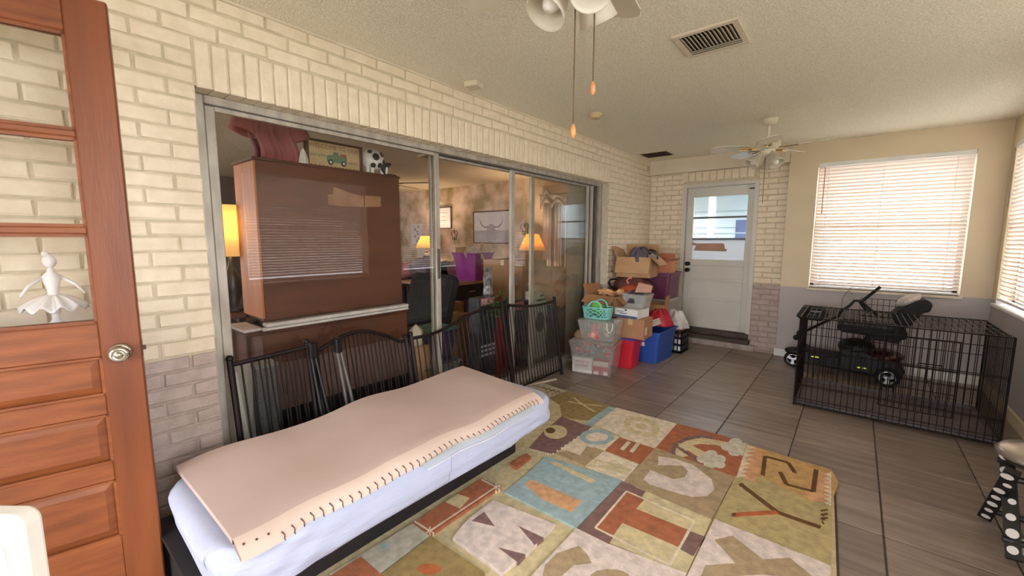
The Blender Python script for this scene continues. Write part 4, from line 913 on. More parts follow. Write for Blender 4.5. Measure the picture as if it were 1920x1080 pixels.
def tub(name, label, c, sx, sy, h, mat, rim=.012, taper=.035, group=None, lid=None, rot=0, cat='tub', lidname='lid', wall=.006, open_=True):
    "open plastic tub: outer and inner walls, rim and end grips"
    x, y, z = c; t = thing(name, label, cat, (x, y, z), group); R = RZ(rot, c)
    b = B(R); n = 4
    def ringpts(hx, hy, zz, r=.03):
        P = []
        for cx, cy, a0 in ((hx-r, hy-r, 0), (-hx+r, hy-r, PI/2), (-hx+r, -hy+r, PI), (hx-r, -hy+r, 1.5*PI)):
            for k in range(n+1): P.append((x+cx+r*math.cos(a0+k*PI/2/n), y+cy+r*math.sin(a0+k*PI/2/n), zz))
        return P
    prof = [(sx/2-taper, sy/2-taper, z), (sx/2-taper*.2, sy/2-taper*.2, z+h-.05), (sx/2-taper*.2+.005, sy/2-taper*.2+.005, z+h-.048), (sx/2, sy/2, z+h-.012), (sx/2+rim, sy/2+rim, z+h-.012), (sx/2+rim, sy/2+rim, z+h), (sx/2-wall, sy/2-wall, z+h), (sx/2-taper-wall, sy/2-taper-wall, z+wall)]
    m_ = 4*(n+1); vs = []; fs = []
    for hx, hy, zz in prof: vs += ringpts(hx, hy, zz)
    for i in range(len(prof)-1):
        for k in range(m_): fs.append((i*m_+k, i*m_+(k+1) % m_, (i+1)*m_+(k+1) % m_, (i+1)*m_+k))
    fs.append(list(range(m_))[::-1]); fs.append([(len(prof)-1)*m_+k for k in range(m_)])
    b.add(vs, fs); b.build('body', mat, t)
    for s in (-1, 1): B(R).cbox(x-.05, x+.05, y+s*(sy/2+rim*.8)-.008, y+s*(sy/2+rim*.8)+.008, z+h-.04, z+h-.012, .003).build('grip', mat, t)
    if lid:
        B(R).cbox(x-sx/2-rim, x+sx/2+rim, y-sy/2-rim, y+sy/2+rim, z+h+.001, z+h+.014, .004).cbox(x-sx/2+.02, x+sx/2-.02, y-sy/2+.02, y+sy/2-.02, z+h+.012, z+h+.020, .003).build(lidname, lid, t)
    return t
def carton(name, label, c, sx, sy, h, mat, rot=0, flaps=(), tape=True, tilt=None, group=None, cat='box', open_=False):
    x, y, z = c; t = thing(name, label, cat, (x, y, z), group); R = RZ(rot, c)
    if tilt: R = RA(tilt[0], tilt[1], c) @ R
    w_ = .005; b = B(R)
    b.box(x-sx/2, x+sx/2, y-sy/2, y-sy/2+w_, z, z+h).box(x-sx/2, x+sx/2, y+sy/2-w_, y+sy/2, z, z+h).box(x-sx/2, x-sx/2+w_, y-sy/2+w_, y+sy/2-w_, z, z+h).box(x+sx/2-w_, x+sx/2, y-sy/2+w_, y+sy/2-w_, z, z+h).box(x-sx/2, x+sx/2, y-sy/2, y+sy/2, z, z+w_)
    b.build('body', mat, t)
    if not open_:
        B(R).box(x-sx/2, x-.001, y-sy/2, y+sy/2, z+h, z+h+.004).build('top_flap', mat, t); B(R).box(x+.001, x+sx/2, y-sy/2, y+sy/2, z+h, z+h+.004).build('top_flap', mat, t)
        if tape: B(R).box(x-.025, x+.025, y-sy/2-.001, y+sy/2+.001, z+h+.004, z+h+.005).box(x-.025, x+.025, y-sy/2-.0015, y-sy/2, z+h-.06, z+h+.005).build('tape', M('box_tape', (196, 168, 124), .35), t)
    for side, ang, ln in flaps:
        if side in 'NS':
            s = -1 if side == 'S' else 1; yy = y+s*sy/2; m2 = R @ RA(s*ang, 'X', (x, yy, z+h)); B(m2).box(x-sx/2+.003, x+sx/2-.003, yy-.002, yy+.002, z+h, z+h+ln).build('flap', mat, t)
        else:
            s = -1 if side == 'W' else 1; xx = x+s*sx/2; m2 = R @ RA(s*-ang*-1, 'Y', (xx, y, z+h)); B(m2).box(xx-.002, xx+.002, y-sy/2+.003, y+sy/2-.003, z+h, z+h+ln).build('flap', mat, t)
    return t
def cloth(name, label, c, r, mat, cat='cloth', seed=1, lump=.22, n=26, m=14):
    random.seed(seed); ph = [random.uniform(0, 6) for _ in range(6)]; x, y, z = c; rx, ry, rz = r
    def fn(u, v):
        th = 2*PI*u; f = PI/2*v
        q = 1+lump*.5*math.sin(3*th+ph[0]+v*3)+lump*.35*math.sin(7*th+ph[1]-v*5)+lump*.2*math.sin(11*th+ph[2]+v*9)
        zz = rz*math.cos(f)*(1+lump*math.sin(5*th+ph[3])*math.sin(f*2))+lump*rz*.35*math.sin(4*th+ph[4]+v*7)*(1-v)
        return (x+rx*math.sin(f)*q*math.cos(th), y+ry*math.sin(f)*q*math.sin(th), z+max(0, zz))
    b = B(); b.grid(fn, n, m); b.lathe([(0, 0), (1, 0)], (0, 0, 0), 3) if False else None
    o = b.build(name, mat, None, True, solid=.004); return tag(o, label, cat)

purple = M('purple_plastic', (150, 52, 140), .4, (138, 46, 128), 3)
pt = at(893, 523, 'z', .752)
tub('storage_tub', 'bright purple plastic tub heaped with boxes on the black desk', (-2.27, 4.58, .752), .52, .42, .42, purple, taper=.06)
carton('shallow_carton', 'open brown carton propped inside the purple tub on the desk', (-2.41, 4.60, 1.05), .26, .26, .20, card, .2, open_=True)
carton('patterned_box', 'white patterned box tilted on top of the purple tub', (-2.16, 4.56, 1.10), .26, .22, .16, M('white_box', (208, 196, 178), .7, (150, 138, 120), 30), .5, tilt=(.5, 'X'), tape=False)
# cartons inside the living room
carton('moving_box', 'large cardboard box with printed symbols beside the glass mullion', (-1.0, 4.05, .66), .62, .50, .46, card, .0)
for k, px in enumerate((-1.12, -.80)): pass
carton('moving_box', 'lower cardboard box supporting the printed box', (-1.0, 4.07, .0), .64, .52, .65, card2, .0)
carton('moving_box', 'cardboard box on the living room floor in front of the desk', (-1.62, 3.35, 0), .42, .40, .60, card, .1)
carton('moving_box', 'small flat cardboard box leaning before the brown floor box', (-1.25, 3.2, .0), .30, .26, .52, card, .3)
cb = M('carton_print', (120, 80, 56), .8)
t = bpy.data.objects
o = thing('tilted_carton', 'cardboard box turned on its corner behind the clear glass panel', 'box', (-.40, 4.10, .62))
B(RA(.62, 'X', (-.4, 4.12, .82))).cbox(-.66, -.30, 3.92, 4.28, .66, 1.0, .004).build('body', card2, o); B(RA(.62, 'X', (-.4, 4.12, .82))).box(-.299, -.297, 3.92, 4.28, .81, .83).build('tape', M('box_tape', (196, 168, 124)), o)
tag(B().cbox(-.66, -.30, 4.02, 4.42, 0, .60, .01).build('storage_chest', M('dark_chest', (40, 32, 32), .6)), 'dark chest under the tilted carton', 'chest')
# boxed christmas greenery
t = thing('printed_box', 'tall printed retail box with red side and garland picture behind the gates', 'box', (-.5, 3.08, 0))
B().box(-.62, -.48, 2.86, 3.10, .0, .80).build('body', M('box_navy', (34, 34, 40), .6, (70, 66, 70), 9), t); B().box(-.62, -.478, 3.10, 3.20, .0, .80).build('red_side', M('box_red', (142, 26, 34), .6), t)
B().box(-.479, -.475, 2.88, 3.08, .73, .80).build('label', M('label_pink', (206, 128, 134), .6), t); text('Classic', 'lettering', paper, t, (-.474, 2.98, .765), FACE_PX, .06)
for k in range(3): B().box(-.479, -.476, 2.88, 3.08, .22+k*.045, .245+k*.045).build('print_band', M('print_pale', (176, 170, 166), .6), t)
gm = M('garland_green', (60, 104, 52), .7, (96, 140, 78), 30)
random.seed(4); b = B()
for k in range(260):
    c = Vector((-.44+random.uniform(-.03, .06), 3.06+random.gauss(0, .09), .70+random.gauss(0, .055))); d = Vector((random.uniform(.1, 1), random.uniform(-1, 1), random.uniform(-1, 1))).normalized(); q = Vector((random.random(), random.random(), random.random())).cross(d).normalized()
    b.add([c, c+d*.03+q*.008, c+d*.045, c+d*.03-q*.008], [(0, 1, 2, 3)])
tag(stuff(b.build('garland', gm)), 'artificial green garland hanging on the printed box behind the gates', 'garland')
o = tag(B().lathe([(.03, 0), (.065, .04), (.055, .12), (.065, .2), (.04, .26), (.055, .30), (0, .30)], (-.48, 2.985, .80), 12, sx=.5).build('foil_bag', M('foil', (206, 200, 206), .3, (130, 124, 132), 25, metal=.6, bump=.6, bs=20)), 'crumpled silver foil bag standing on the printed box', 'bag')
t = thing('printed_box', 'white retail box with black lettering beside the glass mullion', 'box', (-.5, 3.9, 0))
B().box(-.60, -.48, 3.74, 4.0, 0, .78).build('body', M('box_white', (208, 204, 192), .6), t); B().box(-.479, -.476, 3.80, 3.98, .67, .69).box(-.479, -.476, 3.86, 3.98, .72, .735).build('print_band', blackm, t); B().ball((-.478, 3.87, .42), (.006, .09, .12), 14, 8).build('dark_print', blackm, t)
t = thing('printed_box', 'narrow red and black retail box with pink label, behind the second mullion', 'box', (-.5, 3.5, 0))
B().box(-.60, -.48, 3.36, 3.70, 0, .70).build('body', M('box_black', (26, 24, 26), .5, (60, 56, 58), 14), t); B().box(-.60, -.479, 3.30, 3.36, 0, .70).build('red_side', M('box_red', (142, 26, 34)), t); B().box(-.479, -.476, 3.38, 3.56, .62, .70).build('label', M('label_pink', (206, 128, 134)), t)
# dark upholstered recliner and tubs between hutch and mullion
t = thing('armchair', 'dark grey upholstered armchair behind the hutch and the mullion', 'armchair', (-1.4, 2.8, 0))
ac = M('charcoal_cloth', (44, 42, 44), .95, (32, 30, 32), 6)
B(RA(-.28, 'X', (-1.3, 2.9, .3))).cbox(-1.7, -1.0, 2.78, 2.96, .3, 1.0, .05).build('backrest', ac, t); B().cbox(-1.7, -1.0, 2.2, 2.85, .12, .42, .04).build('seat', ac, t)
B().cbox(-1.0, -.86, 2.25, 2.85, .12, .58, .04).build('arm', ac, t)
tub('storage_tub', 'dark violet storage tub with a teal lid beside the hutch base', (-.50, 2.28, .33), .30, .36, .27, M('violet_dark', (58, 44, 70), .5), lid=M('teal_lid', (70, 128, 116), .5))
tub('storage_tub', 'cloudy grey storage tub on the floor beneath the violet tub', (-.50, 2.28, 0), .32, .40, .32, M('cloudy_grey', (108, 110, 108), .5))
tag(B().lathe([(.05, 0), (.06, .05), (.055, .12), (.0, .17)], (-.42, 2.06, .52), 14).build('cream_bottle', cream, None, True), 'cream domed plastic bottle beside the teal-lidded tub', 'bottle')
o = carton('small_carton', 'pale carton under the cream bottle beside the hutch', (-.42, 2.06, .0), .16, .14, .515, card2, tape=False)
# boards leaning behind the glass at the near end
t = thing('leaning_board', 'white shelf board leaning behind the near gate', 'board', (-.25, .76, 0))
B(RA(.10, 'X', (-.25, .76, .0))).cbox(-.27, -.23, .72, .80, .0, .66, .003).build('panel', white_p, t)
t = thing('leaning_board', 'tall pale grey board leaning against the sliding frame behind the gate', 'board', (-.25, .70, 0))
B(RA(-.04, 'X', (-.3, .7, .0))).cbox(-.30, -.28, .66, .80, .0, .70, .003).build('panel', M('pale_board', (176, 170, 160), .6), t)
t = thing('lattice_crate', 'grey lattice-sided crate standing behind the near gate', 'crate', (-.28, .87, 0))
lg = M('lattice_grey', (142, 138, 136), .6)
b = B()
for k in range(13): b.tube([(-.20, .82+k*.0083, .0), (-.20, .82+k*.0083, .66)], .0016, 4)
for k in range(46): b.tube([(-.20, .82, .01+k*.0143), (-.20, .92, .01+k*.0143)], .0016, 4)
b.build('mesh_side', lg, t); B().cbox(-.36, -.205, .82, .925, 0, .66, .003).build('liner', M('crate_liner', (110, 106, 106), .7), t); B().cbox(-.36, -.19, .815, .93, .66, .68, .003).build('rim', lg, t)
# pale vertical blind stack at the far end
t = thing('vertical_blind', 'pale grey vertical blind drawn at the far end of the sliding glass', 'blind', (-.25, 4.4, 0))
vb = M('vertical_vane', (168, 158, 142), .8, (150, 140, 124), 6)
for k in range(13):
    yy = 4.10+k*.036; B(RZ(.9, (-.235, yy, 0))).box(-.275, -.195, yy-.001, yy+.001, .04, 1.97).build('vane', vb, t)
B().cbox(-.27, -.20, 4.05, 4.57, 1.97, 2.01, .003).build('headrail', alu, t)

# ================================================================ gates of black iron in front of the glass
def gate(label, y0, y1, x_bot, x_top, zf, n, far=0, zb=.03, crest=None, rot=0, vee=0, group='folding iron gates before the sliding glass'):
    "zf(t): height of the top rail; leaning from x_bot at the floor to x_top"
    zmax = max(zf(i/20) for i in range(21)); t = thing('iron_gate', label, 'gate', ((x_bot), (y0+y1)/2, 0))
    def P(tt, z):
        y = y0+(y1-y0)*tt; k = z/zmax; return Vector((x_bot+(x_top-x_bot)*k+rot*(tt), y, z))
    B().tube([P(i/24, zf(i/24)) for i in range(25)], .0125, 8).build('top_rail', wrought, t)
    B().tube([P(i/12, zb+.02) for i in range(13)], .010, 8).build('bottom_rail', wrought, t)
    for e in (0, 1):
        B().tube([P(e, 0), P(e, zf(e)+.02)], .015, 8).build('post', wrought, t); B().ball(P(e, zf(e)+.03), .018, 10, 8).build('finial', wrought, t, True)
    for k in range(1, n):
        tops = [k/n] if not vee or k < vee else [(k-.30)/n, (k+.30)/n]      # paired spindles spread upwards, imitating the spindles' reflections in the glass
        for q in tops: B().tube([P(k/n, zb+.02), P(q, zf(q))], .0048, 6).build('spindle', wrought, t)
    return t
gate('black iron gate with a nearly straight top rail beside the white brick jamb', .655, 1.03, .09, -.05, lambda q: .755+.015*q, 8, vee=3)
gate('black iron gate with an arched top rail behind the middle of the bed', 1.07, 1.68, .10, -.055, lambda q: .745+.085*math.sin(PI*min(1, max(0, q*1.15-.05)))-.06*q, 11, vee=1)
gate('black iron gate with a dipping top rail in front of the open living room', 1.72, 2.70, .09, -.05, lambda q: .70+.10*q+.025*math.sin(q*PI*2+3.4), 20)
gate('black iron gate at the far end, angled towards the plastic boxes', 2.76, 3.52, .05, -.06, lambda q: .80-.05*q-.03*math.sin(q*PI), 17)
for k, (y, z) in enumerate(((1.04, .80), (1.19, .80))):
    t = thing('folded_stand', ('folded black tube stand with clamp, leaning between the first two gates', 'folded grey tube stand leaning against the arched gate')[k], 'stand', (.07, y, 0))
    for s in (-1, 1): B().tube([(.17, y+.03*s+.03, .01), (-.02, y+.01*s, z-.05)], .010, 8).build('tube', alu_d if k else blackm, t)
    B().cbox(-.035, .005, y-.02, y+.02, z-.09, z, .006).build('clamp', blackm, t)
    for s in (-1, 1): B().cbox(.155, .185, y+.03*s+.015, y+.03*s+.045, 0, .03, .004).build('rubber_foot', rubber, t)

# ================================================================ storage pile in the far left corner
clear = glass('clear_plastic', (.93, .93, .92), 1.3, .06, .13, (.82, .80, .78))
clear2 = glass('milky_plastic', (.9, .9, .88), 1.2, .12, .26, (.80, .78, .74))
redp = M('red_plastic', (204, 34, 54), .4, (192, 28, 46), 3); bluep = M('blue_plastic', (44, 84, 168), .4, (36, 74, 152), 3)
a0 = -.25
CT = (.255, 3.86, 0)
tub('clear_tub', 'large clear plastic tub full of red toys at the front of the pile', CT, .47, .42, .33, clear, rot=.22, lid=None, wall=.004)
Rc = RZ(.22, CT)
LIDT = [o for o in bpy.data.objects if o.name == 'clear_tub'][0]; B(Rc).cbox(.03, .48, 3.64, 4.08, .333, .345, .004).build('lid', clear2, LIDT)
t = thing('paper_box', 'white printed box pressed against the front of the clear tub', 'box', (.15, 3.7, .01))
B(Rc).box(.055, .26, 3.685, 3.75, .012, .17).build('body', paper, t)
red_i = M('print_red', (190, 48, 58), .6)
for s, z, h_ in (('WHAT A', .125, .036), ('HOLIDAY', .085, .034)): text(s, 'lettering', red_i, t, Rc @ Vector((.155, 3.684, z)), (Rc @ Matrix.Identity(4)).to_3x3() @ FACE_NY, h_)
t = thing('toy_box', 'red and white toy box inside the clear tub beside the white printed box', 'box', (.35, 3.7, .01))
B(Rc).box(.27, .425, 3.69, 3.78, .012, .15).build('body', M('toy_red', (198, 52, 66), .5), t); B(Rc).box(.27, .425, 3.688, 3.69, .10, .15).build('label', cream, t); B(Rc).box(.28, .33, 3.687, 3.69, .015, .045).box(.38, .42, 3.687, 3.69, .015, .05).build('label', paper, t)
random.seed(9)
tc = [M('toy_%d' % i, c, .5) for i, c in enumerate(((206, 60, 66), (188, 44, 52), (90, 104, 130), (206, 206, 200), (212, 120, 110), (120, 150, 150)))]
for k in range(26):
    p = Rc @ Vector((random.uniform(.08, .42), random.uniform(3.72, 4.0), random.uniform(.19, .29))); c = random.choice(tc[:2] if p.x < .2 else tc)
    tag(B().ball(p, (random.uniform(.02, .035), .022, .02), 8, 6, j=.15).build('soft_toy', c, None, True), 'red soft toy packed at the brick-wall end of the clear tub' if p.x < .2 else 'multicoloured soft toy packed at the room end of the clear tub', 'toy', 'red toys in the clear tub' if p.x < .2 else 'mixed toys in the clear tub')
# bag of clear vinyl with red plush
BG = (.29, 3.88, .346)
t = thing('vinyl_bag', 'clear zip bag with white rope handle on the clear tub', 'bag', BG)
B(RZ(.15, BG)).box(.09, .49, 3.74, 4.02, .347, .545, 0, .035).build('body', clear2, t)
B(RZ(.15, BG)).tube([(.40, 3.735, .54), (.405, 3.728, .47), (.43, 3.725, .45), (.455, 3.728, .47), (.46, 3.735, .54)], .005, 6).build('handle', paper, t)
t = thing('plush_toy', 'red plush toy with dark ears inside the clear zip bag', 'toy', (.26, 3.79, .36))
pl = M('plush_red', (214, 96, 84), .9, (198, 78, 70), 10)
B().ball((.26, 3.80, .40), (.055, .04, .05), 14, 10).build('body', pl, t, True); B().ball((.262, 3.79, .475), (.036, .032, .034), 14, 10).build('head', pl, t, True)
for s in (-1, 1):
    B().lathe([(.012, 0), (.010, .02), (0, .034)], (.262+s*.024, 3.79, .498), 8, 0, look((s*.4, 0, 1))).build('ear', M('ear_dark', (70, 50, 50), .9), t, True); B().ball((.26+s*.05, 3.785, .385), (.02, .022, .028), 10, 7).build('leg', pl, t, True)
B().ball((.26, 3.765, .40), (.026, .012, .026), 10, 7).build('belly', M('plush_pale', (232, 170, 150), .9), t, True)
random.seed(5)
for k in range(9):
    p = (random.uniform(.16, .44), random.uniform(3.84, 3.96), random.uniform(.38, .46)); tag(B().ball(p, (.035, .03, .025), 8, 6, j=.15).build('folded_cloth', random.choice([M('beige_c', (196, 178, 150), .9), M('olive_c', (120, 120, 84), .9), cream]), None, True), 'pale folded baby cloth inside the clear zip bag', 'cloth', 'cloths in the clear zip bag')
# teal basket with round handles
TB = (.225, 3.93, .548); teal = M('teal_plastic', (136, 208, 200), .45, (124, 196, 188), 3)
t = thing('teal_basket', 'pale teal perforated basket with a hoop handle, on the zip bag', 'basket', TB)
b = B(RZ(.1, TB)); nn = 30
def bk(u, v):
    th = 2*PI*u; e = .55; c, s = math.cos(th), math.sin(th); k = .84+.16*v
    return Vector((TB[0]+math.copysign(abs(c)**e, c)*.155*k, TB[1]+math.copysign(abs(s)**e, s)*.10*k, TB[2]+v*.125))
for d in (1, -1):
    for k in range(22):
        b.tube([bk(k/22+d*j*.030, .08+j*.84/4) for j in range(5)], .0052, 5, cap=False)
b.build('lattice', teal, t)
for v0, v1 in ((0, .12), (.88, 1.0)):
    b = B(RZ(.1, TB)); b.grid(lambda u, v: bk(u, v0+(v1-v0)*v), 48, 1); b.build('band', teal, t, True, solid=.006)
b = B(RZ(.1, TB)); b.lathe([(0, 0), (.13, 0), (.13, .004), (0, .004)], (TB[0], TB[1], TB[2]), 24, sy=.65); b.build('bottom', teal, t)
B(RZ(.1, TB)).tube([(TB[0]+.07*math.cos(a), TB[1]-.085, TB[2]+.12+.065*math.sin(a)) for a in [PI*k/12 for k in range(13)]], .009, 8).build('handle', teal, t)
B(RZ(.1, TB)).tube([(TB[0]+.07*math.cos(a), TB[1]+.085, TB[2]+.12+.065*math.sin(a)) for a in [PI*k/12 for k in range(13)]], .009, 8).build('handle', teal, t)
tag(B().ball((TB[0]+.0, TB[1]-.01, TB[2]+.10), (.075, .05, .07), 14, 9, j=.1).build('green_ball', M('lime_cloth', (128, 206, 84), .7, (96, 176, 60), 18), None, True), 'lime green crumpled cloth inside the teal basket', 'cloth')
cloth('brown_cloth', 'brown cloth bunched on the clear tub behind the zip bag', (.07, 3.86, .346), (.055, .10, .06), M('brown_c', (150, 118, 88), .9), seed=3)
# open cartons with paper behind
carton('carton', 'plain carton hidden under the open box of crumpled paper', (.10, 4.34, 0), .18, .30, .53, card, 0)
carton('open_carton', 'open cardboard box spilling crumpled paper, behind the teal basket', (.15, 4.32, .536), .38, .32, .22, card, -.1, flaps=(('S', -2.2, .13), ('E', 2.2, .12), ('W', .5, .12)), open_=True)
random.seed(12)
for k in range(7):
    p = Vector((.08+k*.035, 4.22+random.uniform(0, .14), .74+random.uniform(0, .06)))
    tag(B().ball(p, (.045, .05, .03), 8, 6, j=.35).build('crumpled_paper', M('kraft_paper', (222, 170, 122), .8, (196, 142, 96), 20)), ('crumpled kraft paper at the wall end of the open cardboard box' if k < 3 else 'crumpled kraft paper at the room end of the open cardboard box'), 'paper', ('crumpled paper at the wall end of the open box' if k < 3 else 'crumpled paper at the room end of the open box'))
# red tub column
RT_ = (.385, 4.235, 0)
tub('red_tub', 'red plastic tub with a violet rim under a brown carton', RT_, .34, .30, .315, redp, rot=.06, lid=M('violet_lid', (96, 60, 150), .5), taper=.03, rim=.014)
carton('carton', 'plain brown carton standing on the red tub', (.50, 4.25, .336), .30, .27, .205, M('cardboard_mid', (176, 128, 94), .85), .06)
tag(B(RZ(.06, (.5, 4.25, 0))).box(.6505, .652, 4.14, 4.20, .38, .46).build('shipping_label', cream), 'cream label on the side of the brown carton', 'label')
WB_ = (.45, 4.26, .546)
t = thing('white_carton', 'flat white printed carton with blue corner, on the brown carton', 'box', WB_)
B(RZ(-.1, WB_)).cbox(.33, .60, 4.12, 4.38, .547, .645, .004).build('body', M('white_card', (224, 222, 216), .6), t)
B(RZ(-.1, WB_)).box(.33, .60, 4.117, 4.12, .548, .575).build('blue_band', M('navy_print', (54, 84, 120), .6, (90, 110, 130), 20), t); B(RZ(-.1, WB_)).prism([(.45, .64), (.485, .64), (.468, .618)], 'y', 4.117, 4.119).build('dark_mark', blackm, t)
B(RZ(-.1, WB_)).box(.36, .44, 4.1175, 4.119, .612, .618).box(.365, .42, 4.1175, 4.119, .60, .604).box(.40, .48, 4.1175, 4.119, .59, .598).build('print_lines', M('grey_print2', (90, 92, 100), .6), t)
tub('clear_box', 'clear plastic box with dark cloths, on the flat white carton', (.50, 4.30, .647), .27, .22, .15, clear2, rot=-.05, wall=.003, taper=.02)
cloth('dark_cloth', 'dark slate cloth heaped in the clear plastic box', (.49, 4.28, .70), (.105, .085, .13), M('slate_cloth', (76, 78, 84), .9, (52, 52, 58), 8), seed=6)
tag(B().sheet([(.52, 4.18, .82), (.66, 4.26, .82), (.64, 4.36, .88), (.50, 4.32, .91)], .004).build('pink_card', M('pink_card', (214, 168, 150), .8)), 'pinkish cardboard flap sticking up from the clear plastic box', 'card')
# middle column: garments, big open box
carton('carton', 'tall carton hidden in the middle of the pile', (.165, 4.76, 0), .31, .42, .76, card, 0)
cloth('orange_cloth', 'orange cloth spilling below the brown garments', (.34, 4.62, .766), (.19, .11, .07), M('orange_cloth', (206, 98, 60), .9, (180, 78, 46), 10), seed=8)
cloth('brown_garments', 'heap of reddish brown garments under the big open box', (.23, 4.78, .767), (.22, .18, .17), M('russet_cloth', (124, 74, 62), .9, (84, 44, 42), 9), seed=9)
tag(B().tube([(.25, 4.62, .86), (.24, 4.60, .90), (.27, 4.59, .925), (.30, 4.60, .93)], .011, 8).build('pink_hook', M('salmon', (232, 146, 126), .5)), 'salmon pink plastic hook on the brown garments', 'hook')
tag(B().tube([(.06, 4.60, .79), (.02, 4.58, .86), (.05, 4.57, .90), (.12, 4.57, .91)], .012, 8).build('black_strap', blackm), 'black strap curling at the side of the garment heap', 'strap')
BB = (.26, 4.86, .93)
carton('big_open_carton', 'big open cardboard box crowning the pile, filled with grey-purple cloth', BB, .40, .40, .24, card2, .12, flaps=(('S', -2.75, .20), ('E', 2.3, .14), ('W', .5, .14), ('N', .3, .15)), open_=True)
cloth('purple_cloth', 'grey-purple cloth bulging from the big open box', (.31, 4.80, 1.10), (.13, .14, .17), M('grape_cloth', (104, 92, 106), .95, (84, 72, 88), 12), seed=11)
cloth('black_item', 'black and white bag strap poking out of the big open box', (.42, 4.86, 1.14), (.08, .08, .11), M('black_cloth2', (38, 34, 36), .8, (140, 132, 124), 9, lo=.55, hi=.6), cat='bag', seed=13)
# far column
tub('grey_tub', 'pale grey tub with a lid below the maroon tub', (.40, 5.28, .0), .36, .44, .62, M('grey_plastic', (158, 150, 144), .5), lid=M('grey_lid', (176, 168, 160), .5), taper=.04)
tub('maroon_tub', 'maroon plastic tub with a carton in it, beside the far brick wall', (.40, 5.28, .642), .36, .42, .33, M('maroon_plastic', (112, 58, 86), .45, (100, 48, 76), 3), taper=.03)
carton('carton', 'orange-brown carton standing in the maroon tub', (.40, 5.22, .96), .28, .26, .16, M('cardboard_orange', (196, 128, 92), .85), -.1, open_=True, flaps=(('N', .3, .08), ('E', 1.2, .06)))
carton('carton', 'carton with a raised white flap behind the blue tub', (.50, 4.86, .40), .24, .20, .22, card, .1, open_=True, flaps=(('E', .1, .10),))
cloth('red_bag', 'crumpled red bag with white print on top of the blue tub', (.60, 4.72, .40), (.14, .13, .17), M('red_foil', (190, 34, 52), .5, (150, 20, 40), 8), cat='bag', seed=15)
BT = (.53, 4.72, 0)
tub('blue_tub', 'blue plastic tub overflowing with white boards and papers', BT, .36, .54, .36, bluep, rot=-.03, taper=.035, rim=.016)
o = tag(B().cbox(.48, .54, 4.448, 4.452, .19, .235, .001).cbox(.48, .54, 4.448, 4.452, .25, .295, .001).build('handle_sticker', paper), 'two white square stickers on the end of the blue tub', 'sticker')
random.seed(3)
for k in range(4):
    R = RA(-.42, 'Y', (.55, 4.6, .37)) @ RZ(.06*k, (.55, 4.6, .37))
    tag(B(R).cbox(.42, .68, 4.52+.02*k, 4.78, .385+.018*k, .398+.018*k, .002).build('foam_board', M('board_white', (232, 226, 212), .6)), ('lowest', 'second lowest', 'second highest', 'topmost')[k]+' of the white boards stacked aslant in the blue tub', 'board', 'white boards in the blue tub')
for k in range(5):
    tag(B(RZ(.2*k, (.58, 4.86, 0))).cbox(.50, .66, 4.80, 4.94, .37+.012*k, .38+.012*k, .001).build('book', [cream, M('blue_grey_card', (150, 160, 180), .6), M('pink_paper', (206, 180, 178), .6)][k % 3]), ('lowest', 'second lowest', 'middle', 'second highest', 'topmost')[k]+' of the thin books lying at the back of the blue tub', 'book', 'books in the blue tub')
carton('carton', 'low carton holding the white bag behind the blue tub', (.60, 5.30, 0), .20, .22, .30, card, 0)
cloth('white_bag', 'white plastic carrier bag slumped behind the blue tub', (.63, 5.18, .30), (.15, .14, .20), M('white_bag_film', (222, 218, 218), .4, (196, 190, 192), 8), cat='bag', seed=17)
t = thing('milk_crate', 'black perforated crate standing beside the blue tub', 'crate', (.72, 5.22, 0))
b = B(); bx0, bx1, by0, by1, bh = .60, .745, 5.10, 5.36, .27
b.box(.60, .745, 5.10, 5.36, 0, .012)
for z in (0, .085, .17, bh-.03): b.box(bx1-.008, bx1, by0, by1, z, z+.03).box(bx0, bx1, by0, by0+.008, z, z+.03)
for k in range(6): b.box(bx1-.008, bx1, by0+k*.0485, by0+k*.0485+.016, 0, bh)
for k in range(4): b.box(bx0+k*.043, bx0+k*.043+.014, by0, by0+.008, 0, bh)
b.build('frame', black_pl, t); B().box(bx0+.01, bx1-.012, by0+.012, by1-.01, .012, .2).build('white_lining', paper, t)

# ================================================================ wire dog crate
CX0, CX1, CY0, CY1, CH = 1.975, 3.125, 4.10, 4.85, .745
wire = M('crate_wire', (40, 32, 30), .45, (28, 22, 22), 8, metal=.5)
cr = thing('dog_crate', 'large black wire dog crate with a grey tray below the far window', 'crate', ((CX0+CX1)/2, (CY0+CY1)/2, 0))
def panel(nm, P0, U, V, nu, nv, closed_r=.0052, parent=None, rr=.0024, loop=True, doubles=()):
    P0, U, V = Vector(P0), Vector(U), Vector(V); o = B()
    o.tube([P0, P0+U, P0+U+V, P0+V, P0], closed_r, 6, cap=False); fr = o.build(nm, wire, parent or cr)
    b = B()
    for k in range(1, nu): b.tube([P0+U*k/nu, P0+U*k/nu+V], rr, 4, cap=False)
    for k in nv: b.tube([P0+V*k, P0+V*k+U], rr*1.15, 4, cap=False)
    b.build('wires', wire, fr); return fr
dx, dy = CX1-CX0, CY1-CY0
panel('front_panel', (CX0, CY0, .015), (dx, 0, 0), (0, 0, CH-.015), 30, (.035, .07, .22, .235, .62, .635, .90))
panel('back_panel', (CX0, CY1, .015), (dx, 0, 0), (0, 0, CH-.015), 30, (.22, .235, .62))
panel('end_panel', (CX0, CY0, .015), (0, dy, 0), (0, 0, CH-.015), 18, (.035, .22, .45, .68))
panel('end_panel', (CX1, CY0, .015), (0, dy, 0), (0, 0, CH-.015), 20, (.035, .22, .45, .68, .85))
panel('top_panel', (CX0, CY0, CH), (dx, 0, 0), (0, dy, 0), 30, (.1, .2, .3, .4, .5, .6, .7, .8, .9))
dfr = panel('door', (2.50, CY0-.012, .14), (.385, 0, 0), (0, 0, .54), 10, (.3, .6))
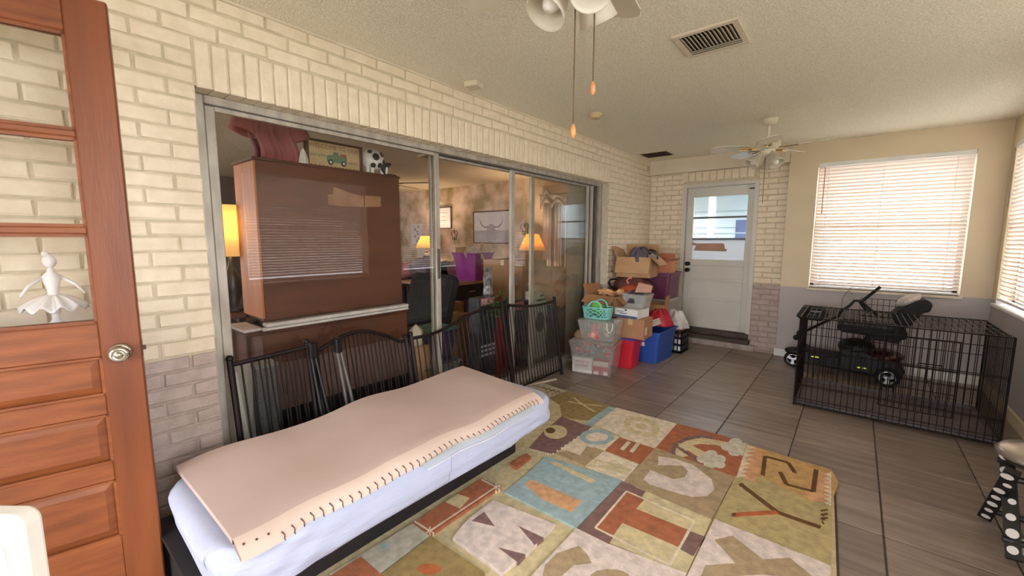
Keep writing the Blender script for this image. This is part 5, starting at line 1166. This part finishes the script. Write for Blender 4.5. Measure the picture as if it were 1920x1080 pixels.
B().tube([(2.69, CY0-.02, .50), (2.81, CY0-.02, .50), (2.81, CY0-.02, .47), (2.69, CY0-.02, .47), (2.69, CY0-.02, .50)], .004, 5).tube([(2.735, CY0-.022, .48), (2.735, CY0-.022, .39), (2.75, CY0-.022, .375), (2.765, CY0-.022, .39), (2.765, CY0-.022, .48)], .004, 5).build('latch', wire, dfr)
B().tube([(2.62, CY0-.02, .06), (2.66, CY0-.02, .06), (2.66, CY0-.02, .03)], .004, 5).build('latch', wire, cr)
tray = M('tray_grey', (92, 82, 84), .6, (76, 68, 70), 6)
B().box(CX0+.01, CX1-.01, CY0+.01, CY1-.01, .012, .020).box(CX0+.01, CX1-.01, CY0+.010, CY0+.018, .012, .045).box(CX0+.01, CX1-.01, CY1-.018, CY1-.01, .012, .045).box(CX0+.01, CX0+.018, CY0+.01, CY1-.01, .012, .045).box(CX1-.018, CX1-.01, CY0+.01, CY1-.01, .012, .045).build('tray', tray, cr)
for x in (CX0+.0, CX1):
    for y in (CY0, CY1): B().ball((x, y, .008), .008, 8, 6).build('corner_foot', rubber, cr)
t = tag(B().cbox(CX0+.02, CX1-.03, CY0+.012, CY0+.022, .03, .185, .003).build('grey_panel', M('panel_dark', (96, 84, 84), .7)), 'dark grey strip panel lying inside the front of the dog crate', 'panel') if False else None

# ================================================================ mobility scooter behind the crate
SY = 5.36
sc = thing('mobility_scooter', 'black folding mobility scooter parked behind the wire dog crate', 'scooter', (2.25, SY, 0))
bp = black_pl; silver = M('wheel_silver', (206, 206, 210), .35, metal=.5)
def wheel(x, z, r, w_, y):
    o = B().lathe([(r*.62, -w_/2), (r*.92, -w_/2), (r, -w_/3), (r, w_/3), (r*.92, w_/2), (r*.62, w_/2), (r*.62, -w_/2)], (x, y, z), 26, 0, look((0, -1, 0))).build('wheel', rubber, sc, True)
    b = B().lathe([(r*.58, w_*.1), (r*.66, w_*.52), (r*.60, w_*.54), (r*.54, w_*.3), (r*.54, w_*.1)], (x, y, z), 24, 0, look((0, -1, 0))).lathe([(r*.2, 0), (r*.18, w_*.56), (0, w_*.58)], (x, y, z), 12, 0, look((0, -1, 0)))
    for k in range(3):
        a = k*2*PI/3+.5; d = Vector((math.cos(a), 0, math.sin(a))); q = Vector((-d.z, 0, d.x))
        P = [Vector((x, y-w_*.5, z))+d*r*.12+q*r*.13, Vector((x, y-w_*.5, z))+d*r*.60+q*r*.2, Vector((x, y-w_*.5, z))+d*r*.60-q*r*.2, Vector((x, y-w_*.5, z))+d*r*.12-q*r*.13]; b.sheet(P, -.008)
    b.build('hub', silver, o)
wheel(1.845, .085, .085, .05, SY-.0); wheel(2.60, .092, .092, .06, SY-.20); wheel(2.60, .092, .092, .06, SY+.16)
B().ball((1.86, SY, .175), (.10, .06, .045), 16, 8).build('front_fender', bp, sc, True)
B().prism([(1.90, .12), (1.96, .10), (2.30, .085), (2.36, .10), (2.36, .20), (2.26, .20), (1.98, .215), (1.90, .27)], 'y', SY-.17, SY+.17).build('deck', bp, sc, bev=.012)
B().prism([(2.24, .08), (2.70, .07), (2.72, .17), (2.66, .25), (2.50, .27), (2.40, .31), (2.24, .31)], 'y', SY-.19, SY+.19).build('rear_body', bp, sc, bev=.02)
B().ball((2.36, SY-.02, .31), (.15, .18, .085), 18, 10).build('battery_cover', bp, sc, True)
B().ball((2.58, SY-.02, .265), (.14, .19, .055), 18, 8).build('red_shroud', M('maroon_gloss', (74, 26, 24), .25, (58, 20, 20), 4), sc, True)
yel = translucent('reflector_yellow', (232, 232, 96), .2, .35, (240, 240, 110))
B().cbox(2.01, 2.075, SY-.176, SY-.170, .175, .187, .002).build('reflector', yel, sc)
for x in (2.375, 2.42): B().cbox(x, x+.03, SY-.196, SY-.188, .138, .15, .002).build('reflector', yel, sc)
B().tube([(1.885, SY, .13), (1.91, SY, .35), (1.915, SY, .56)], .026, 10).build('tiller_column', bp, sc)
B().ball((1.90, SY, .37), (.045, .045, .05), 12, 8).ball((1.86, SY-.03, .33), (.03, .03, .03), 10, 8).build('tiller_joint', bp, sc, True)
B().prism([(1.845, .575), (1.88, .545), (2.06, .54), (2.115, .60), (2.08, .66), (1.90, .68)], 'y', SY-.10, SY+.10).build('control_box', bp, sc, bev=.012)
B().cbox(1.975, 2.06, SY-.103, SY-.098, .63, .645, .002).build('display_strip', silver, sc)
for k in range(3): B().cbox(1.965+k*.035, 1.99+k*.035, SY-.104, SY-.098, .59, .615, .002).build('button', M('button_blue', (70, 92, 116), .5), sc)
B().tube([(1.93, SY-.14, .42), (2.10, SY-.14, .55), (2.20, SY-.14, .62), (2.215, SY-.14, .67), (2.28, SY-.14, .735), (2.31, SY-.14, .785), (2.37, SY-.14, .79), (2.49, SY-.14, .935)], .014, 8).build('seat_arm', blackm, sc, True)
B().tube([(2.36, SY-.14, .785), (2.49, SY-.14, .66)], .013, 8).tube([(2.35, SY-.14, .78), (2.42, SY-.14, .68)], .013, 8).build('seat_brace', blackm, sc)
B().tube([(2.42, SY, .28), (2.46, SY, .50)], .028, 10).build('seat_post', bp, sc)
B().prism([(2.20, .50), (2.24, .475), (2.66, .455), (2.70, .47), (2.71, .535), (2.66, .55), (2.24, .555), (2.20, .54)], 'y', SY-.21, SY+.17).build('seat_cushion', M('seat_vinyl', (20, 18, 20), .75), sc, bev=.015)
B().prism([(2.45, .42), (2.66, .40), (2.68, .46), (2.42, .48)], 'y', SY-.12, SY+.1).build('seat_mount', bp, sc, bev=.01)
B().prism([(2.61, .60), (2.58, .66), (2.64, .74), (2.74, .82), (2.82, .84), (2.855, .80), (2.84, .73), (2.80, .72), (2.74, .62), (2.72, .57)], 'y', SY-.15, SY+.12).build('seat_back', M('seat_vinyl', (26, 24, 26)), sc, bev=.015)
tag(B(RA(-.6, 'Y', (2.71, SY, .80))).ball((2.71, SY-.0, .815), (.10, .13, .045), 16, 8).build('silver_cap', M('silver_cloth', (196, 188, 180), .5)), 'silver rounded cap resting on the scooter seat back', 'cap')
# wire basket behind seat, coat hanger
b = B(); y0_ = SY+.20
for k in range(9): b.tube([(2.36+k*.045, y0_, .60), (2.36+k*.045, y0_, .78)], .0022, 4)
for z in (.60, .66, .72, .78): b.tube([(2.36, y0_, z), (2.72, y0_, z)], .0026, 4)
b.build('wire_basket', wire, sc)
hp = at(1592, 545, 'y', SY+.2)
tag(B().tube([(hp.x-.045, SY+.2, .60), (hp.x-.05, SY+.2, .76), (hp.x-.02, SY+.2, .83), (hp.x, SY+.2, .845), (hp.x+.03, SY+.2, .81)], .004, 6).tube([(hp.x-.03, SY+.2, .80), (hp.x+.012, SY+.2, .88)], .003, 5).build('wire_hook', M('grey_wire', (150, 140, 130), .4, metal=.5)), 'thin bent grey wire hook standing behind the scooter arm', 'hook')

# ================================================================ stool with spotted legs at the right edge
sp_ = at(1935, 868, 'z', .45)
SX_, SY_ = 3.01, 2.80
st_ = thing('spotted_stool', 'small stool with a round silver seat and black legs in white spots', 'stool', (SX_, SY_, 0))
B().lathe([(0, .40), (.13, .40), (.165, .415), (.17, .43), (.15, .448), (.08, .458), (0, .46)], (SX_, SY_, 0), 30).build('seat', M('brushed_silver', (196, 188, 178), .28, metal=.85), st_, True)
B().lathe([(.06, .36), (.14, .39), (.14, .40), (0, .40)], (SX_, SY_, 0), 20).build('seat_base', M('brown_base', (52, 34, 30), .5), st_)
blk_s = M('gloss_black', (20, 18, 20), .35); wsp = M('spot_white', (222, 214, 206), .5)
random.seed(2)
def spots(o, A, Bv, hw, n, nrm):
    side = (Bv-A).cross(nrm).normalized()
    for k in range(n):
        c = A.lerp(Bv, (k+.5)/n)+side*random.uniform(-hw*.35, hw*.35)+nrm*.0145; r = random.uniform(.013, .021)
        B().lathe([(r, 0), (r, .0016), (0, .0016)], c, 12, 0, look(nrm)).build('spot', wsp, o)
vd = Vector((CAM.x-SX_, CAM.y-SY_, 0)).normalized()
for side_x in (2.875, 3.12):
    for A, F_ in ((Vector((side_x, SY_-.13, .385)), Vector((side_x, SY_+.17, .012))), (Vector((side_x+.03, SY_+.13, .385)), Vector((side_x+.03, SY_-.17, .012)))):
        ax = (F_-A).normalized(); s1 = ax.cross(vd).normalized(); nrm = s1.cross(ax).normalized(); nrm = nrm if nrm.dot(vd) > 0 else -nrm
        P = [A-s1*.024, A+s1*.024, F_+s1*.024, F_-s1*.024]; b = B(); vs = [p+nrm*.013 for p in P]+[p-nrm*.013 for p in P]
        b.add(vs, [(0, 1, 2, 3), (7, 6, 5, 4), (0, 4, 5, 1), (1, 5, 6, 2), (2, 6, 7, 3), (3, 7, 4, 0)]); o = b.build('leg', blk_s, st_); spots(o, A, F_, .022, 7, nrm)
for yy, zz in ((SY_-.125, .07), (SY_+.125, .07), (SY_-.10, .34), (SY_+.10, .34)):
    B().tube([(2.875, yy, zz), (3.15, yy, zz)], .014, 8).build('stretcher', blk_s, st_)
wpz = at(1912, 1030, 'z', .02)
tag(B().ball((wpz.x+.05, wpz.y, .035), (.07, .06, .035), 14, 8, j=.18).build('crumpled_tissue', paper), 'crumpled white tissue on the tiles beside the spotted stool', 'tissue')

# ================================================================ white figure added behind the lowest door pane in place of a reflection
fc = DOOR @ Vector((-.165, -.16, 1.09))
refl_w = M('reflection_white', (232, 226, 222), .3)
t = thing('reflection_stand', 'slim white pedestal added behind the wooden door to hold the reflection figure', 'pedestal', (fc.x, fc.y, 0))  # stand added only to carry the reflection figure
B().lathe([(.07, 0), (.07, .02), (.03, .05), (.03, 1.0), (.06, 1.04), (.06, 1.06), (0, 1.06)], (fc.x, fc.y, 0), 18).build('column', white_p, t, True)
t = thing('reflection_figure', 'white dancer shape added behind the lowest pane of the wooden door in place of a reflection', 'figurine', (fc.x, fc.y, 1.061))
z0 = 1.061
B().lathe([(.045, 0), (.045, .012), (.02, .018), (.010, .03), (.010, .06), (0, .06)], (fc.x, fc.y, z0), 18).build('base', refl_w, t, True)
b = B(); b.grid(lambda u, v: (fc.x+(.014+.07*v)*math.cos(2*PI*u), fc.y+(.014+.07*v)*math.sin(2*PI*u), z0+.115-.045*v**1.5+.010*math.sin(u*2*PI*11)*v), 66, 8); b.build('tutu', refl_w, t, True, solid=.002)
B().lathe([(.012, .05), (.016, .10), (.014, .13), (.022, .165), (.024, .18), (.010, .195), (.007, .21), (0, .215)], (fc.x, fc.y, z0), 16).build('torso', refl_w, t, True)
B().ball((fc.x, fc.y, z0+.232), (.017, .018, .022), 14, 10).ball((fc.x, fc.y-.008, z0+.257), .010, 10, 8).build('head', refl_w, t, True)
for s in (-1, 1): B().tube([(fc.x, fc.y+s*.020, z0+.178), (fc.x+.02, fc.y+s*.055, z0+.150), (fc.x+.035, fc.y+s*.075, z0+.118)], [.007, .0055, .004], 8).build('arm', refl_w, t, True)
